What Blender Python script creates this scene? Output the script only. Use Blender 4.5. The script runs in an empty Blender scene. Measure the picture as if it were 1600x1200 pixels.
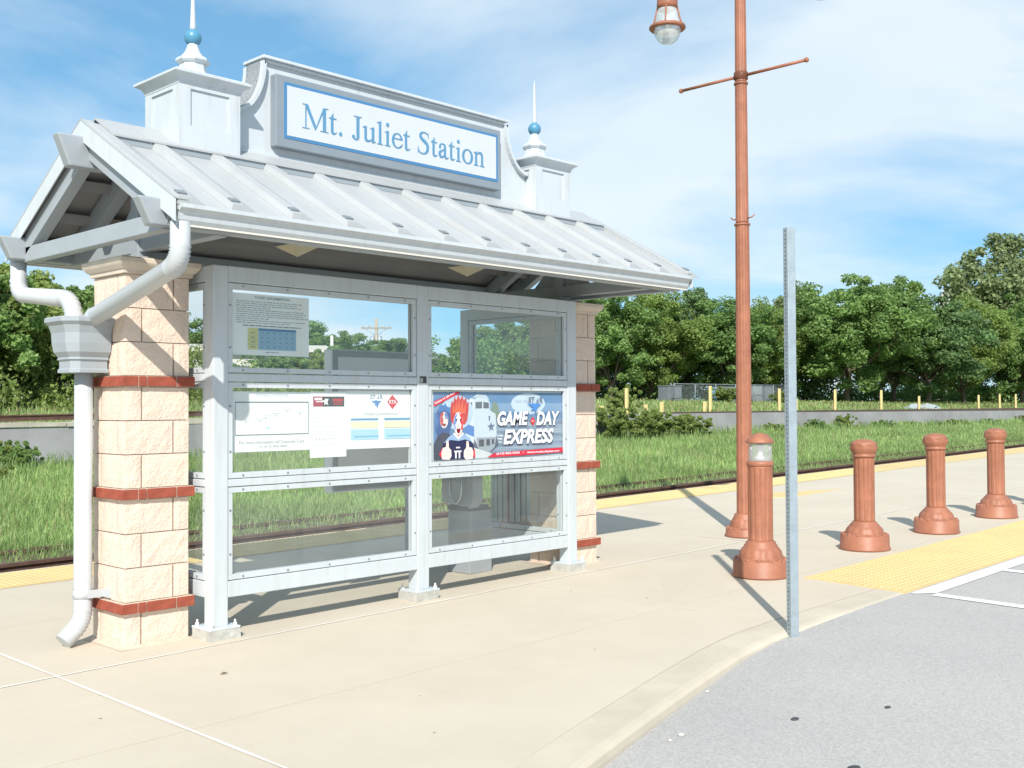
import bpy, bmesh, math, random
import numpy as np
from mathutils import Vector, Matrix

scene = bpy.context.scene
R = math.radians
rnd = random.Random(7)
S = 0.0135                                   # the platform climbs gently along the track

# ------------------------------------------------------------------ camera
cam_d = bpy.data.cameras.new('camera')
cam = bpy.data.objects.new('camera', cam_d)
scene.collection.objects.link(cam)
scene.camera = cam
cam_d.sensor_width = 36.0
cam_d.lens = 36.0 * 1685.07 / 1600.0
cam_d.clip_start = 0.05
cam_d.clip_end = 6000.0
YAW, PIT, ROL = 0.80257407, 0.02086962, -0.00451797
fw = Vector((math.sin(YAW)*math.cos(PIT), math.cos(YAW)*math.cos(PIT), math.sin(PIT)))
rt = Vector((math.cos(YAW), -math.sin(YAW), 0))
up = rt.cross(fw)
rt2 = rt*math.cos(ROL) + up*math.sin(ROL)
up2 = -rt*math.sin(ROL) + up*math.cos(ROL)
CAM = Vector((-3.018, -6.115, 1.427))
mw = Matrix((rt2, up2, -fw)).transposed().to_4x4()
mw.translation = CAM
cam.matrix_world = mw

# ------------------------------------------------------------------ sky, sun, exposure
SUN_EL = R(37.6)
SDIR = Vector((-0.745*math.cos(SUN_EL), -0.667*math.cos(SUN_EL), math.sin(SUN_EL))).normalized()
world = bpy.data.worlds.new('World')
scene.world = world
world.use_nodes = True
wn, wl = world.node_tree.nodes, world.node_tree.links
wn.clear()
w_out = wn.new('ShaderNodeOutputWorld')
w_bg = wn.new('ShaderNodeBackground')
w_bg.inputs['Strength'].default_value = 0.145
sky = wn.new('ShaderNodeTexSky')
sky.sky_type = 'NISHITA'
sky.sun_disc = False
sky.sun_elevation = SUN_EL
sky.sun_rotation = math.atan2(SDIR.x, SDIR.y) % (2*math.pi)
sky.altitude = 180
sky.air_density = 0.9
sky.dust_density = 0.0
sky.ozone_density = 1.5
# clouds on the sky: soft cumulus sheets, direction flattened towards the horizon
tc = wn.new('ShaderNodeTexCoord')
sep = wn.new('ShaderNodeSeparateXYZ')
wl.new(tc.outputs['Generated'], sep.inputs[0])
addz = wn.new('ShaderNodeMath'); addz.operation = 'ADD'; addz.inputs[1].default_value = 0.16
wl.new(sep.outputs['Z'], addz.inputs[0])
mx = wn.new('ShaderNodeMath'); mx.operation = 'MAXIMUM'; mx.inputs[1].default_value = 0.05
wl.new(addz.outputs[0], mx.inputs[0])
dx = wn.new('ShaderNodeMath'); dx.operation = 'DIVIDE'
dy = wn.new('ShaderNodeMath'); dy.operation = 'DIVIDE'
wl.new(sep.outputs['X'], dx.inputs[0]); wl.new(mx.outputs[0], dx.inputs[1])
wl.new(sep.outputs['Y'], dy.inputs[0]); wl.new(mx.outputs[0], dy.inputs[1])
cmb = wn.new('ShaderNodeCombineXYZ')
wl.new(dx.outputs[0], cmb.inputs['X']); wl.new(dy.outputs[0], cmb.inputs['Y'])
mp = wn.new('ShaderNodeMapping')
mp.inputs['Location'].default_value = (40.2, 3.3, 0.0)
mp.inputs['Rotation'].default_value = (0, 0, R(20))
mp.inputs['Scale'].default_value = (0.62, 0.62, 1)
wl.new(cmb.outputs[0], mp.inputs[0])
nz = wn.new('ShaderNodeTexNoise')
nz.inputs['Scale'].default_value = 1.3
nz.inputs['Detail'].default_value = 9
nz.inputs['Roughness'].default_value = 0.52
nz.inputs['Distortion'].default_value = 0.35
wl.new(mp.outputs[0], nz.inputs['Vector'])
cr = wn.new('ShaderNodeValToRGB')
cr.color_ramp.elements[0].position = 0.39
cr.color_ramp.elements[0].color = (0, 0, 0, 1)
cr.color_ramp.elements[1].position = 0.60
cr.color_ramp.elements[1].color = (1, 1, 1, 1)
wl.new(nz.outputs['Fac'], cr.inputs[0])
cf = wn.new('ShaderNodeMath'); cf.operation = 'MULTIPLY'; cf.inputs[1].default_value = 0.86
wl.new(cr.outputs[0], cf.inputs[0])
nz2 = wn.new('ShaderNodeTexNoise')
nz2.inputs['Scale'].default_value = 2.4; nz2.inputs['Detail'].default_value = 6
wl.new(mp.outputs[0], nz2.inputs['Vector'])
cc = wn.new('ShaderNodeMixRGB')
cc.inputs[1].default_value = (3.45, 4.0, 4.4, 1)
cc.inputs[2].default_value = (4.5, 4.8, 5.0, 1)
wl.new(nz2.outputs['Fac'], cc.inputs[0])
mixc = wn.new('ShaderNodeMixRGB')
wl.new(cf.outputs[0], mixc.inputs[0])
tint = wn.new('ShaderNodeMixRGB'); tint.blend_type = 'MULTIPLY'; tint.inputs[0].default_value = 1.0
tint.inputs[2].default_value = (0.74, 1.34, 1.74, 1)       # clear late-summer air, a little greener than the model's blue
gam = wn.new('ShaderNodeGamma'); gam.inputs[1].default_value = 0.45     # the camera's soft shoulder on the bright horizon
wl.new(sky.outputs[0], gam.inputs[0])
wl.new(gam.outputs[0], tint.inputs[1])
wl.new(tint.outputs[0], mixc.inputs[1])
wl.new(cc.outputs[0], mixc.inputs[2])
wl.new(mixc.outputs[0], w_bg.inputs['Color'])
wl.new(w_bg.outputs[0], w_out.inputs['Surface'])

sun_d = bpy.data.lights.new('sun', 'SUN')
sun_d.energy = 3.75
sun_d.angle = R(0.53)
sun_d.color = (1.0, 0.955, 0.88)
sun = bpy.data.objects.new('sun', sun_d)
scene.collection.objects.link(sun)
sun.rotation_euler = SDIR.to_track_quat('Z', 'Y').to_euler()
sun.location = (0, 0, 30)

scene.view_settings.view_transform = 'Standard'
scene.view_settings.look = 'None'
scene.view_settings.gamma = 1.0
scene.view_settings.exposure = 0.64
scene.view_settings.use_curve_mapping = False
scene.cycles.max_bounces = 8
scene.cycles.transparent_max_bounces = 24
scene.cycles.use_denoising = True

# ------------------------------------------------------------------ helpers
COL = scene.collection
MATS = {}

def mat(name, col, rough=0.6, metal=0.0, var=0.0, vscale=3.0, bump=0.0, bscale=40.0, col2=None, spec=0.5, coat=0.0, detail=6):
    if name in MATS:
        return MATS[name]
    m = bpy.data.materials.new(name)
    m.use_nodes = True
    nt = m.node_tree
    b = nt.nodes['Principled BSDF']
    b.inputs['Base Color'].default_value = (*col, 1)
    b.inputs['Roughness'].default_value = rough
    b.inputs['Metallic'].default_value = metal
    b.inputs['Specular IOR Level'].default_value = spec
    b.inputs['Coat Weight'].default_value = coat
    if var > 0 or bump > 0:
        t = nt.nodes.new('ShaderNodeTexCoord')
    if var > 0:
        n = nt.nodes.new('ShaderNodeTexNoise')
        n.inputs['Scale'].default_value = vscale
        n.inputs['Detail'].default_value = detail
        n.inputs['Roughness'].default_value = 0.62
        nt.links.new(t.outputs['Object'], n.inputs['Vector'])
        r = nt.nodes.new('ShaderNodeValToRGB')
        c2 = col2 if col2 else tuple(c*(1-var) for c in col)
        r.color_ramp.elements[0].position = 0.32
        r.color_ramp.elements[1].position = 0.68
        r.color_ramp.elements[0].color = (*c2, 1)
        r.color_ramp.elements[1].color = (*[min(1, c*(1+var*0.35)) for c in col], 1)
        nt.links.new(n.outputs['Fac'], r.inputs[0])
        nt.links.new(r.outputs[0], b.inputs['Base Color'])
    if bump > 0:
        n2 = nt.nodes.new('ShaderNodeTexNoise')
        n2.inputs['Scale'].default_value = bscale
        n2.inputs['Detail'].default_value = 8
        nt.links.new(t.outputs['Object'], n2.inputs['Vector'])
        bp = nt.nodes.new('ShaderNodeBump')
        bp.inputs['Strength'].default_value = bump
        bp.inputs['Distance'].default_value = 0.01
        nt.links.new(n2.outputs['Fac'], bp.inputs['Height'])
        nt.links.new(bp.outputs[0], b.inputs['Normal'])
    MATS[name] = m
    return m

def foliage_mat(name, c1, c2, trans=0.35):
    m = bpy.data.materials.new(name)
    m.use_nodes = True
    nt = m.node_tree
    nt.nodes.clear()
    o = nt.nodes.new('ShaderNodeOutputMaterial')
    g = nt.nodes.new('ShaderNodeNewGeometry')
    r = nt.nodes.new('ShaderNodeValToRGB')
    r.color_ramp.elements[0].color = (*c1, 1)
    r.color_ramp.elements[1].color = (*c2, 1)
    nt.links.new(g.outputs['Random Per Island'], r.inputs[0])
    t = nt.nodes.new('ShaderNodeTexCoord')
    n = nt.nodes.new('ShaderNodeTexNoise')
    n.inputs['Scale'].default_value = 0.5
    nt.links.new(t.outputs['Object'], n.inputs['Vector'])
    hs = nt.nodes.new('ShaderNodeHueSaturation')
    mr = nt.nodes.new('ShaderNodeMapRange')
    mr.inputs['From Min'].default_value = 0.3; mr.inputs['From Max'].default_value = 0.7
    mr.inputs['To Min'].default_value = 0.75; mr.inputs['To Max'].default_value = 1.25
    nt.links.new(n.outputs['Fac'], mr.inputs[0])
    nt.links.new(mr.outputs[0], hs.inputs['Value'])
    nt.links.new(r.outputs[0], hs.inputs['Color'])
    d = nt.nodes.new('ShaderNodeBsdfDiffuse')
    tl = nt.nodes.new('ShaderNodeBsdfTranslucent')
    gl = nt.nodes.new('ShaderNodeBsdfGlossy')
    gl.inputs['Roughness'].default_value = 0.45
    gl.inputs['Color'].default_value = (0.8, 0.85, 0.8, 1)
    nt.links.new(hs.outputs[0], d.inputs['Color'])
    nt.links.new(hs.outputs[0], tl.inputs['Color'])
    ms = nt.nodes.new('ShaderNodeMixShader'); ms.inputs[0].default_value = trans
    nt.links.new(d.outputs[0], ms.inputs[1]); nt.links.new(tl.outputs[0], ms.inputs[2])
    m2 = nt.nodes.new('ShaderNodeMixShader'); m2.inputs[0].default_value = 0.02
    nt.links.new(ms.outputs[0], m2.inputs[1]); nt.links.new(gl.outputs[0], m2.inputs[2])
    nt.links.new(m2.outputs[0], o.inputs['Surface'])
    return m

def glass_mat(name, tint=(0.90, 0.94, 0.93), haze=0.05, refl=1.0, hazecol=(0.7, 0.74, 0.74)):
    # thin sheet: lets light straight through, mirrors by Fresnel, with a film of dust
    m = bpy.data.materials.new(name)
    m.use_nodes = True
    nt = m.node_tree
    nt.nodes.clear()
    o = nt.nodes.new('ShaderNodeOutputMaterial')
    tr = nt.nodes.new('ShaderNodeBsdfTransparent'); tr.inputs[0].default_value = (*tint, 1)
    gl = nt.nodes.new('ShaderNodeBsdfGlossy'); gl.inputs['Roughness'].default_value = 0.02
    fr = nt.nodes.new('ShaderNodeLayerWeight'); fr.inputs['Blend'].default_value = 0.5
    pw = nt.nodes.new('ShaderNodeMath'); pw.operation = 'POWER'; pw.inputs[1].default_value = 5.0
    nt.links.new(fr.outputs['Facing'], pw.inputs[0])
    mu = nt.nodes.new('ShaderNodeMath'); mu.operation = 'MULTIPLY_ADD'; mu.inputs[1].default_value = 0.9*refl; mu.inputs[2].default_value = 0.075*refl
    nt.links.new(pw.outputs[0], mu.inputs[0])
    m1 = nt.nodes.new('ShaderNodeMixShader')
    nt.links.new(mu.outputs[0], m1.inputs[0]); nt.links.new(tr.outputs[0], m1.inputs[1]); nt.links.new(gl.outputs[0], m1.inputs[2])
    df = nt.nodes.new('ShaderNodeBsdfDiffuse'); df.inputs[0].default_value = (*hazecol, 1)
    t = nt.nodes.new('ShaderNodeTexCoord')
    n = nt.nodes.new('ShaderNodeTexNoise'); n.inputs['Scale'].default_value = 5
    n.inputs['Detail'].default_value = 5
    nt.links.new(t.outputs['Object'], n.inputs['Vector'])
    hm = nt.nodes.new('ShaderNodeMapRange')
    hm.inputs['From Min'].default_value = 0.3; hm.inputs['From Max'].default_value = 0.7
    hm.inputs['To Min'].default_value = haze*0.6; hm.inputs['To Max'].default_value = haze*1.5
    nt.links.new(n.outputs['Fac'], hm.inputs[0])
    m2 = nt.nodes.new('ShaderNodeMixShader')
    nt.links.new(hm.outputs[0], m2.inputs[0]); nt.links.new(m1.outputs[0], m2.inputs[1]); nt.links.new(df.outputs[0], m2.inputs[2])
    nt.links.new(m2.outputs[0], o.inputs['Surface'])
    return m

class MB:
    """collects polygons, build() links them as ONE mesh object"""
    def __init__(s):
        s.v, s.f, s.sm = [], [], []
    def add(s, vs, fs, smooth=False):
        o = len(s.v)
        s.v += [tuple(p) for p in vs]
        s.f += [tuple(o+i for i in f) for f in fs]
        s.sm += [smooth]*len(fs)
        return s
    def box(s, x0, x1, y0, y1, z0, z1, b=0.0):
        if b <= 0:
            vs = [(x, y, z) for z in (z0, z1) for y in (y0, y1) for x in (x0, x1)]
            fs = [(0, 2, 3, 1), (4, 5, 7, 6), (0, 1, 5, 4), (2, 6, 7, 3), (0, 4, 6, 2), (1, 3, 7, 5)]
            return s.add(vs, fs)
        vs = []
        fs = []
        bm = bmesh.new()
        r = bmesh.ops.create_cube(bm, size=1)
        for v in bm.verts:
            v.co = Vector(((x0+x1)/2+v.co.x*(x1-x0), (y0+y1)/2+v.co.y*(y1-y0), (z0+z1)/2+v.co.z*(z1-z0)))
        bmesh.ops.bevel(bm, geom=list(bm.edges), offset=b, segments=2, affect='EDGES', profile=0.5)
        bm.verts.index_update()
        vs = [v.co[:] for v in bm.verts]
        fs = [[v.index for v in f.verts] for f in bm.faces]
        bm.free()
        return s.add(vs, fs)
    def prism(s, poly, axis, a, b):
        """poly: 2D points; axis 'x': (y,z) extruded along x etc."""
        n = len(poly)
        def P(p, t):
            return {'x': (t, p[0], p[1]), 'y': (p[0], t, p[1]), 'z': (p[0], p[1], t)}[axis]
        vs = [P(p, a) for p in poly] + [P(p, b) for p in poly]
        fs = [tuple(range(n)), tuple(range(2*n-1, n-1, -1))]
        fs += [(i, i+n, (i+1) % n + n, (i+1) % n) for i in range(n)]
        return s.add(vs, fs)
    def lathe(s, prof, seg=24, c=(0, 0, 0), flute=None, smooth=True, cap=True, wob=None):
        """prof: (r,z); flute(i_ring, ang)->radius factor"""
        vs = []
        for i, (r, z) in enumerate(prof):
            for k in range(seg):
                a = 2*math.pi*k/seg
                q = r*(flute(i, a) if flute else 1)
                vs.append((c[0]+q*math.cos(a), c[1]+q*math.sin(a), c[2]+z))
        fs = []
        for i in range(len(prof)-1):
            for k in range(seg):
                k2 = (k+1) % seg
                fs.append((i*seg+k, i*seg+k2, (i+1)*seg+k2, (i+1)*seg+k))
        o = len(s.v)
        s.add(vs, fs, smooth)
        if cap:
            for i in (0, len(prof)-1):
                if prof[i][0] > 1e-4:
                    f = [i*seg+k for k in range(seg)]
                    if i == 0: f = f[::-1]
                    s.f.append(tuple(o+q for q in f)); s.sm.append(False)
        return s
    def tube(s, pts, rad, seg=12, smooth=True, cap=True, ribs=None):
        """sweep a circle along points; rad scalar or list"""
        pts = [Vector(p) for p in pts]
        n = len(pts)
        rs = rad if isinstance(rad, (list, tuple)) else [rad]*n
        vs = []
        prev = None
        for i, p in enumerate(pts):
            d = (pts[min(i+1, n-1)] - pts[max(i-1, 0)]).normalized()
            if prev is None:
                h = Vector((0, 0, 1)) if abs(d.z) < 0.9 else Vector((1, 0, 0))
                u = d.cross(h).normalized()
            else:
                u = (prev - d*prev.dot(d)).normalized()
            prev = u
            w = d.cross(u)
            for k in range(seg):
                a = 2*math.pi*k/seg
                vs.append(p + (u*math.cos(a)+w*math.sin(a))*rs[i])
        fs = []
        for i in range(n-1):
            for k in range(seg):
                k2 = (k+1) % seg
                fs.append((i*seg+k, i*seg+k2, (i+1)*seg+k2, (i+1)*seg+k))
        o = len(s.v)
        s.add(vs, fs, smooth)
        if cap:
            s.f.append(tuple(o+k for k in range(seg))[::-1]); s.sm.append(False)
            s.f.append(tuple(o+(n-1)*seg+k for k in range(seg))); s.sm.append(False)
        return s
    def beam(s, a, b, w, h, upv=(0, 0, 1)):
        """box of width w, height h from a to b"""
        a, b = Vector(a), Vector(b)
        d = (b-a).normalized()
        x = d.cross(Vector(upv)).normalized()
        z = x.cross(d)
        vs = []
        for p in (a, b):
            for sx, sz in ((-1, -1), (1, -1), (1, 1), (-1, 1)):
                vs.append(p + x*(sx*w/2) + z*(sz*h/2))
        return s.add(vs, [(0, 1, 2, 3)[::-1], (4, 5, 6, 7), (0, 1, 5, 4), (1, 2, 6, 5), (2, 3, 7, 6), (3, 0, 4, 7)])
    def mesh(s, name):
        me = bpy.data.meshes.new(name)
        me.from_pydata(s.v, [], s.f)
        me.polygons.foreach_set('use_smooth', s.sm)
        bm = bmesh.new(); bm.from_mesh(me)
        bmesh.ops.recalc_face_normals(bm, faces=bm.faces)
        bm.to_mesh(me); bm.free()
        me.update()
        return me
    def build(s, name, m, parent=None):
        return link(name, s.mesh(name), m, parent)

def link(name, me, m, parent=None):
    o = bpy.data.objects.new(name, me)
    if m and me is not None and not me.materials:
        me.materials.append(m)
    COL.objects.link(o)
    if parent is not None:
        o.parent = parent
    return o

def fast_mesh(name, V, Fq, m=None, smooth=False):
    """numpy arrays -> mesh (faces all same size)"""
    me = bpy.data.meshes.new(name)
    n, k = Fq.shape
    me.vertices.add(len(V)); me.vertices.foreach_set('co', np.ascontiguousarray(V, dtype=np.float32).ravel())
    me.loops.add(n*k); me.loops.foreach_set('vertex_index', np.ascontiguousarray(Fq, dtype=np.int32).ravel())
    me.polygons.add(n)
    me.polygons.foreach_set('loop_start', np.arange(0, n*k, k, dtype=np.int32))
    me.polygons.foreach_set('loop_total', np.full(n, k, dtype=np.int32))
    me.polygons.foreach_set('use_smooth', np.full(n, smooth, dtype=bool))
    me.update(calc_edges=True)
    if m: me.materials.append(m)
    return me

def thing(name, label, cat, loc=(0, 0, 0), rz=0.0, group=None):
    o = bpy.data.objects.new(name, None)
    o.empty_display_size = 0.1
    COL.objects.link(o)
    o.location = loc
    o.rotation_euler = (0, 0, rz)
    tag(o, label, cat, group)
    return o

def tag(o, label=None, cat=None, group=None, kind=None):
    if label: o['label'] = label
    if cat: o['category'] = cat
    if group: o['group'] = group
    if kind: o['kind'] = kind
    return o

def copy_tree(o, parent=None):
    c = o.copy(); COL.objects.link(c); c.parent = parent
    for ch in [q for q in bpy.data.objects if q.parent == o]:
        copy_tree(ch, c)
    return c

def gz(x):
    return S*x

# ------------------------------------------------------------------ materials
M_WHITE = mat('white_painted_metal', (0.545, 0.585, 0.61), 0.45, var=0.06, vscale=2.2, bump=0.03, bscale=14)
M_ROOF = mat('roof_metal', (0.425, 0.44, 0.445), 0.38, var=0.07, vscale=1.6, bump=0.03, bscale=9)
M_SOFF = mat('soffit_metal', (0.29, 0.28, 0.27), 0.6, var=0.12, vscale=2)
M_STEEL = mat('painted_steel', (0.33, 0.365, 0.39), 0.45, var=0.07, vscale=3)
M_DARKSEAL = mat('dark_gasket', (0.05, 0.055, 0.06), 0.7)
M_CLIP = mat('clip_grey', (0.20, 0.225, 0.24), 0.6)
M_SHGREY = mat('closure_grey', (0.30, 0.335, 0.36), 0.6, var=0.1)
M_BLOCK = mat('split_face_block', (0.735, 0.60, 0.50), 0.92, var=0.10, vscale=5, bump=0.7, bscale=55, col2=(0.67, 0.53, 0.43), spec=0.2)
M_MORTAR = mat('mortar', (0.56, 0.46, 0.38), 0.95, var=0.15, vscale=12, bump=0.3, bscale=90)
M_BRICK = mat('red_brick', (0.33, 0.082, 0.05), 0.85, var=0.25, vscale=14, bump=0.35, bscale=80, spec=0.25)
M_MORTAR2 = mat('pale_mortar', (0.62, 0.50, 0.40), 0.95, var=0.15, vscale=20, bump=0.2, bscale=80)
M_CAP = mat('cast_stone', (0.66, 0.57, 0.47), 0.8, var=0.12, vscale=6, bump=0.15, bscale=60)
M_CONC = mat('platform_concrete', (0.575, 0.508, 0.405), 0.85, var=0.07, vscale=0.9, bump=0.12, bscale=60, col2=(0.54, 0.475, 0.375), spec=0.3, detail=9)
M_CURB = mat('curb_concrete', (0.565, 0.50, 0.40), 0.88, var=0.12, vscale=2.5, bump=0.15, bscale=50, spec=0.25, detail=9)
M_GROUT = mat('grout_pad', (0.50, 0.49, 0.45), 0.9, var=0.25, vscale=18, bump=0.4, bscale=60)
M_SEAL = mat('joint_sealant', (0.82, 0.78, 0.70), 0.6, var=0.1, vscale=9)
M_WPAINT = mat('white_road_paint', (0.80, 0.80, 0.79), 0.7, var=0.14, vscale=16, bump=0.2, bscale=120, detail=9)
M_TACT = mat('tactile_yellow', (0.68, 0.505, 0.22), 0.65, var=0.12, vscale=2.5, col2=(0.62, 0.47, 0.22))
M_COPPER = mat('copper_paint', (0.36, 0.142, 0.082), 0.5, var=0.22, vscale=7, bump=0.06, bscale=40, spec=0.42)
M_GALV = mat('galvanised_steel', (0.37, 0.435, 0.475), 0.45, metal=0.35, var=0.16, vscale=18, bump=0.05)
M_HOLE = mat('hole_dark', (0.05, 0.05, 0.06), 0.8)
M_BLUE = mat('sign_blue', (0.06, 0.20, 0.40), 0.5)
M_BALL = mat('ball_blue', (0.085, 0.27, 0.42), 0.35, var=0.12, vscale=5)
M_SIGNW = mat('sign_white', (0.56, 0.59, 0.615), 0.5, var=0.03)
M_FRAMEG = mat('sign_frame_grey', (0.235, 0.275, 0.31), 0.5, var=0.08)
M_SCREW = mat('screw_steel', (0.30, 0.31, 0.32), 0.4, metal=0.6)
M_CREAM = mat('lamp_diffuser', (0.80, 0.70, 0.52), 0.6)
M_RUST = mat('rusty_rail', (0.115, 0.062, 0.042), 0.85, var=0.4, vscale=9, bump=0.3, bscale=30)
M_TIE = mat('weathered_tie', (0.10, 0.075, 0.055), 0.95, var=0.3, vscale=8, bump=0.5, bscale=30)
M_WALL = mat('retaining_concrete', (0.34, 0.335, 0.345), 0.92, var=0.22, vscale=0.8, bump=0.3, bscale=14, col2=(0.27, 0.265, 0.27), detail=10)
M_WALLCAP = mat('pale_concrete', (0.52, 0.47, 0.40), 0.92, var=0.3, vscale=2.2, bump=0.4, bscale=16, detail=9)
M_LUMBER = mat('yellow_post', (0.74, 0.60, 0.27), 0.8, var=0.15, vscale=6)
M_BARK = mat('bark', (0.15, 0.115, 0.085), 0.95, var=0.3, vscale=6, bump=0.6, bscale=18)
M_PHONE = mat('phone_grey', (0.36, 0.38, 0.40), 0.5, var=0.06)
M_PHONED = mat('phone_dark', (0.10, 0.105, 0.12), 0.5, var=0.08)
M_CHROME = mat('chrome', (0.7, 0.72, 0.74), 0.25, metal=0.9)
M_PAPER = mat('paper_white', (0.83, 0.84, 0.85), 0.6, var=0.015, vscale=3)
M_GLASS = glass_mat('pane_glass', tint=(0.94, 0.965, 0.95), haze=0.055)
M_LENS = glass_mat('lens_acrylic', tint=(0.80, 0.82, 0.82), haze=0.24, hazecol=(0.8, 0.81, 0.81))
M_GLOBE = glass_mat('globe_acrylic', tint=(0.85, 0.88, 0.88), haze=0.42, hazecol=(0.78, 0.81, 0.80))

def add_streaks(m, stain, amount, scale=(7, 7, 0.55)):
    """faint run-off streaks and dust on painted metal"""
    nt = m.node_tree
    b = nt.nodes['Principled BSDF']
    t = nt.nodes.new('ShaderNodeTexCoord')
    mp_ = nt.nodes.new('ShaderNodeMapping'); mp_.inputs['Scale'].default_value = scale
    nt.links.new(t.outputs['Object'], mp_.inputs[0])
    n = nt.nodes.new('ShaderNodeTexNoise'); n.inputs['Scale'].default_value = 2.2; n.inputs['Detail'].default_value = 7; n.inputs['Roughness'].default_value = 0.65
    nt.links.new(mp_.outputs[0], n.inputs['Vector'])
    r = nt.nodes.new('ShaderNodeMapRange'); r.inputs['From Min'].default_value = 0.50; r.inputs['From Max'].default_value = 0.78
    r.inputs['To Min'].default_value = 0.0; r.inputs['To Max'].default_value = amount
    nt.links.new(n.outputs['Fac'], r.inputs[0])
    mx_ = nt.nodes.new('ShaderNodeMixRGB'); mx_.inputs[2].default_value = (*stain, 1)
    src = b.inputs['Base Color'].links[0].from_socket
    nt.links.new(r.outputs[0], mx_.inputs[0]); nt.links.new(src, mx_.inputs[1])
    nt.links.new(mx_.outputs[0], b.inputs['Base Color'])
add_streaks(M_WHITE, (0.36, 0.34, 0.29), 0.40)
add_streaks(M_ROOF, (0.30, 0.29, 0.25), 0.40, (9, 1.0, 1.0))
add_streaks(M_COPPER, (0.20, 0.10, 0.07), 0.22, (3, 3, 2.2))
add_streaks(M_CONC, (0.42, 0.36, 0.28), 0.20, (0.8, 0.55, 1))
add_streaks(M_BLOCK, (0.50, 0.40, 0.32), 0.35, (3, 3, 3))
# asphalt with aggregate
def asphalt():
    m = mat('asphalt', (0.33, 0.338, 0.34), 0.93, bump=0.28, bscale=140, spec=0.2)
    nt = m.node_tree
    b = nt.nodes['Principled BSDF']
    t = nt.nodes.new('ShaderNodeTexCoord')
    v = nt.nodes.new('ShaderNodeTexVoronoi'); v.inputs['Scale'].default_value = 105
    nt.links.new(t.outputs['Object'], v.inputs['Vector'])
    n = nt.nodes.new('ShaderNodeTexNoise'); n.inputs['Scale'].default_value = 0.55; n.inputs['Detail'].default_value = 9
    nt.links.new(t.outputs['Object'], n.inputs['Vector'])
    r1 = nt.nodes.new('ShaderNodeValToRGB')
    r1.color_ramp.elements[0].color = (0.375, 0.362, 0.343, 1); r1.color_ramp.elements[1].color = (0.475, 0.46, 0.437, 1)
    sepc = nt.nodes.new('ShaderNodeSeparateColor')
    nt.links.new(v.outputs['Color'], sepc.inputs[0])
    nt.links.new(sepc.outputs[0], r1.inputs[0])
    r2 = nt.nodes.new('ShaderNodeValToRGB')
    r2.color_ramp.elements[0].position = 0.3; r2.color_ramp.elements[1].position = 0.7
    r2.color_ramp.elements[0].color = (0.90, 0.905, 0.915, 1); r2.color_ramp.elements[1].color = (1.05, 1.045, 1.03, 1)
    nt.links.new(n.outputs['Fac'], r2.inputs[0])
    mm = nt.nodes.new('ShaderNodeMixRGB'); mm.blend_type = 'MULTIPLY'; mm.inputs[0].default_value = 1
    nt.links.new(r1.outputs[0], mm.inputs[1]); nt.links.new(r2.outputs[0], mm.inputs[2])
    nt.links.new(mm.outputs[0], b.inputs['Base Color'])
    return m
M_ASPH = asphalt()

def soil():
    m = mat('grass_soil', (0.20, 0.27, 0.10), 0.95, var=0.5, vscale=0.6, bump=0.8, bscale=8, col2=(0.17, 0.17, 0.08), detail=10)
    return m
M_SOIL = soil()
M_BALLAST = mat('ballast', (0.17, 0.125, 0.09), 0.95, var=0.45, vscale=22, bump=1.0, bscale=40)
F_GRASS = foliage_mat('grass_blades', (0.22, 0.35, 0.105), (0.45, 0.57, 0.225), 0.5)
F_DRY = foliage_mat('dry_grass', (0.27, 0.24, 0.11), (0.40, 0.36, 0.18), 0.35)
F_LEAF = foliage_mat('leaf_mid', (0.13, 0.235, 0.06), (0.32, 0.46, 0.15), 0.5)
F_LEAF2 = foliage_mat('leaf_dark', (0.12, 0.225, 0.06), (0.29, 0.43, 0.14), 0.5)
F_LEAF3 = foliage_mat('leaf_pale', (0.19, 0.26, 0.11), (0.36, 0.42, 0.20), 0.5)
F_SHRUB = foliage_mat('leaf_shrub', (0.17, 0.25, 0.06), (0.37, 0.44, 0.14), 0.5)

# ------------------------------------------------------------------ terrain
WALL_Y = 18.0
def wall_top(x):
    pts = [(-40, 0.90), (6.7, 1.01), (34, 1.135), (68, 1.03), (140, 1.2)]
    for (a, za), (b, zb) in zip(pts, pts[1:]):
        if x <= b:
            return za + (zb-za)*max(0, (x-a))/(b-a) if x > a else za
    return pts[-1][1]
def slope_x(x):
    return S*max(-30.0, min(x, 40.0))
def ground_z(x, y):
    if y < 3.62:
        return -0.55 + slope_x(x)
    if y < 5.9:
        return -0.26 + slope_x(x)
    if y < WALL_Y:
        t = (y-5.9)/(WALL_Y-5.9)
        a = -0.24 + slope_x(x)
        b = wall_top(x) - 0.95
        return a + (b-a)*t*t*(3-2*t)
    d = y - WALL_Y
    return wall_top(x) - 0.10 + 0.052*min(d, 11) + 0.010*min(max(d-11, 0), 70)

def ground():
    xs = np.unique(np.concatenate([np.arange(-30, 120, 2.0), [-2500, -800, -300, -120, -60, 160, 240, 400, 800, 1500, 2500]]))
    ys = np.unique(np.concatenate([[-2500, -600, -150, -40, -10, 0, 3.615, 3.625, 4.4, 5.2, 5.89, 5.91, 17.99, 18.25], np.arange(7, 18, 1.0), np.arange(19, 110, 4.0), [130, 180, 260, 500, 1200, 2500]]))
    V = np.array([(x, y, ground_z(x, y) + (0.0 if y < 6 or y > 150 else 0.06*math.sin(x*0.9+y*1.3)*math.sin(y*0.7-x*0.33))) for y in ys for x in xs])
    nx = len(xs)
    Fq = np.array([(j*nx+i, j*nx+i+1, (j+1)*nx+i+1, (j+1)*nx+i) for j in range(len(ys)-1) for i in range(nx-1)])
    o = link('ground', fast_mesh('ground', V, Fq, M_SOIL), None)
    tag(o, kind='structure')
ground()

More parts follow.
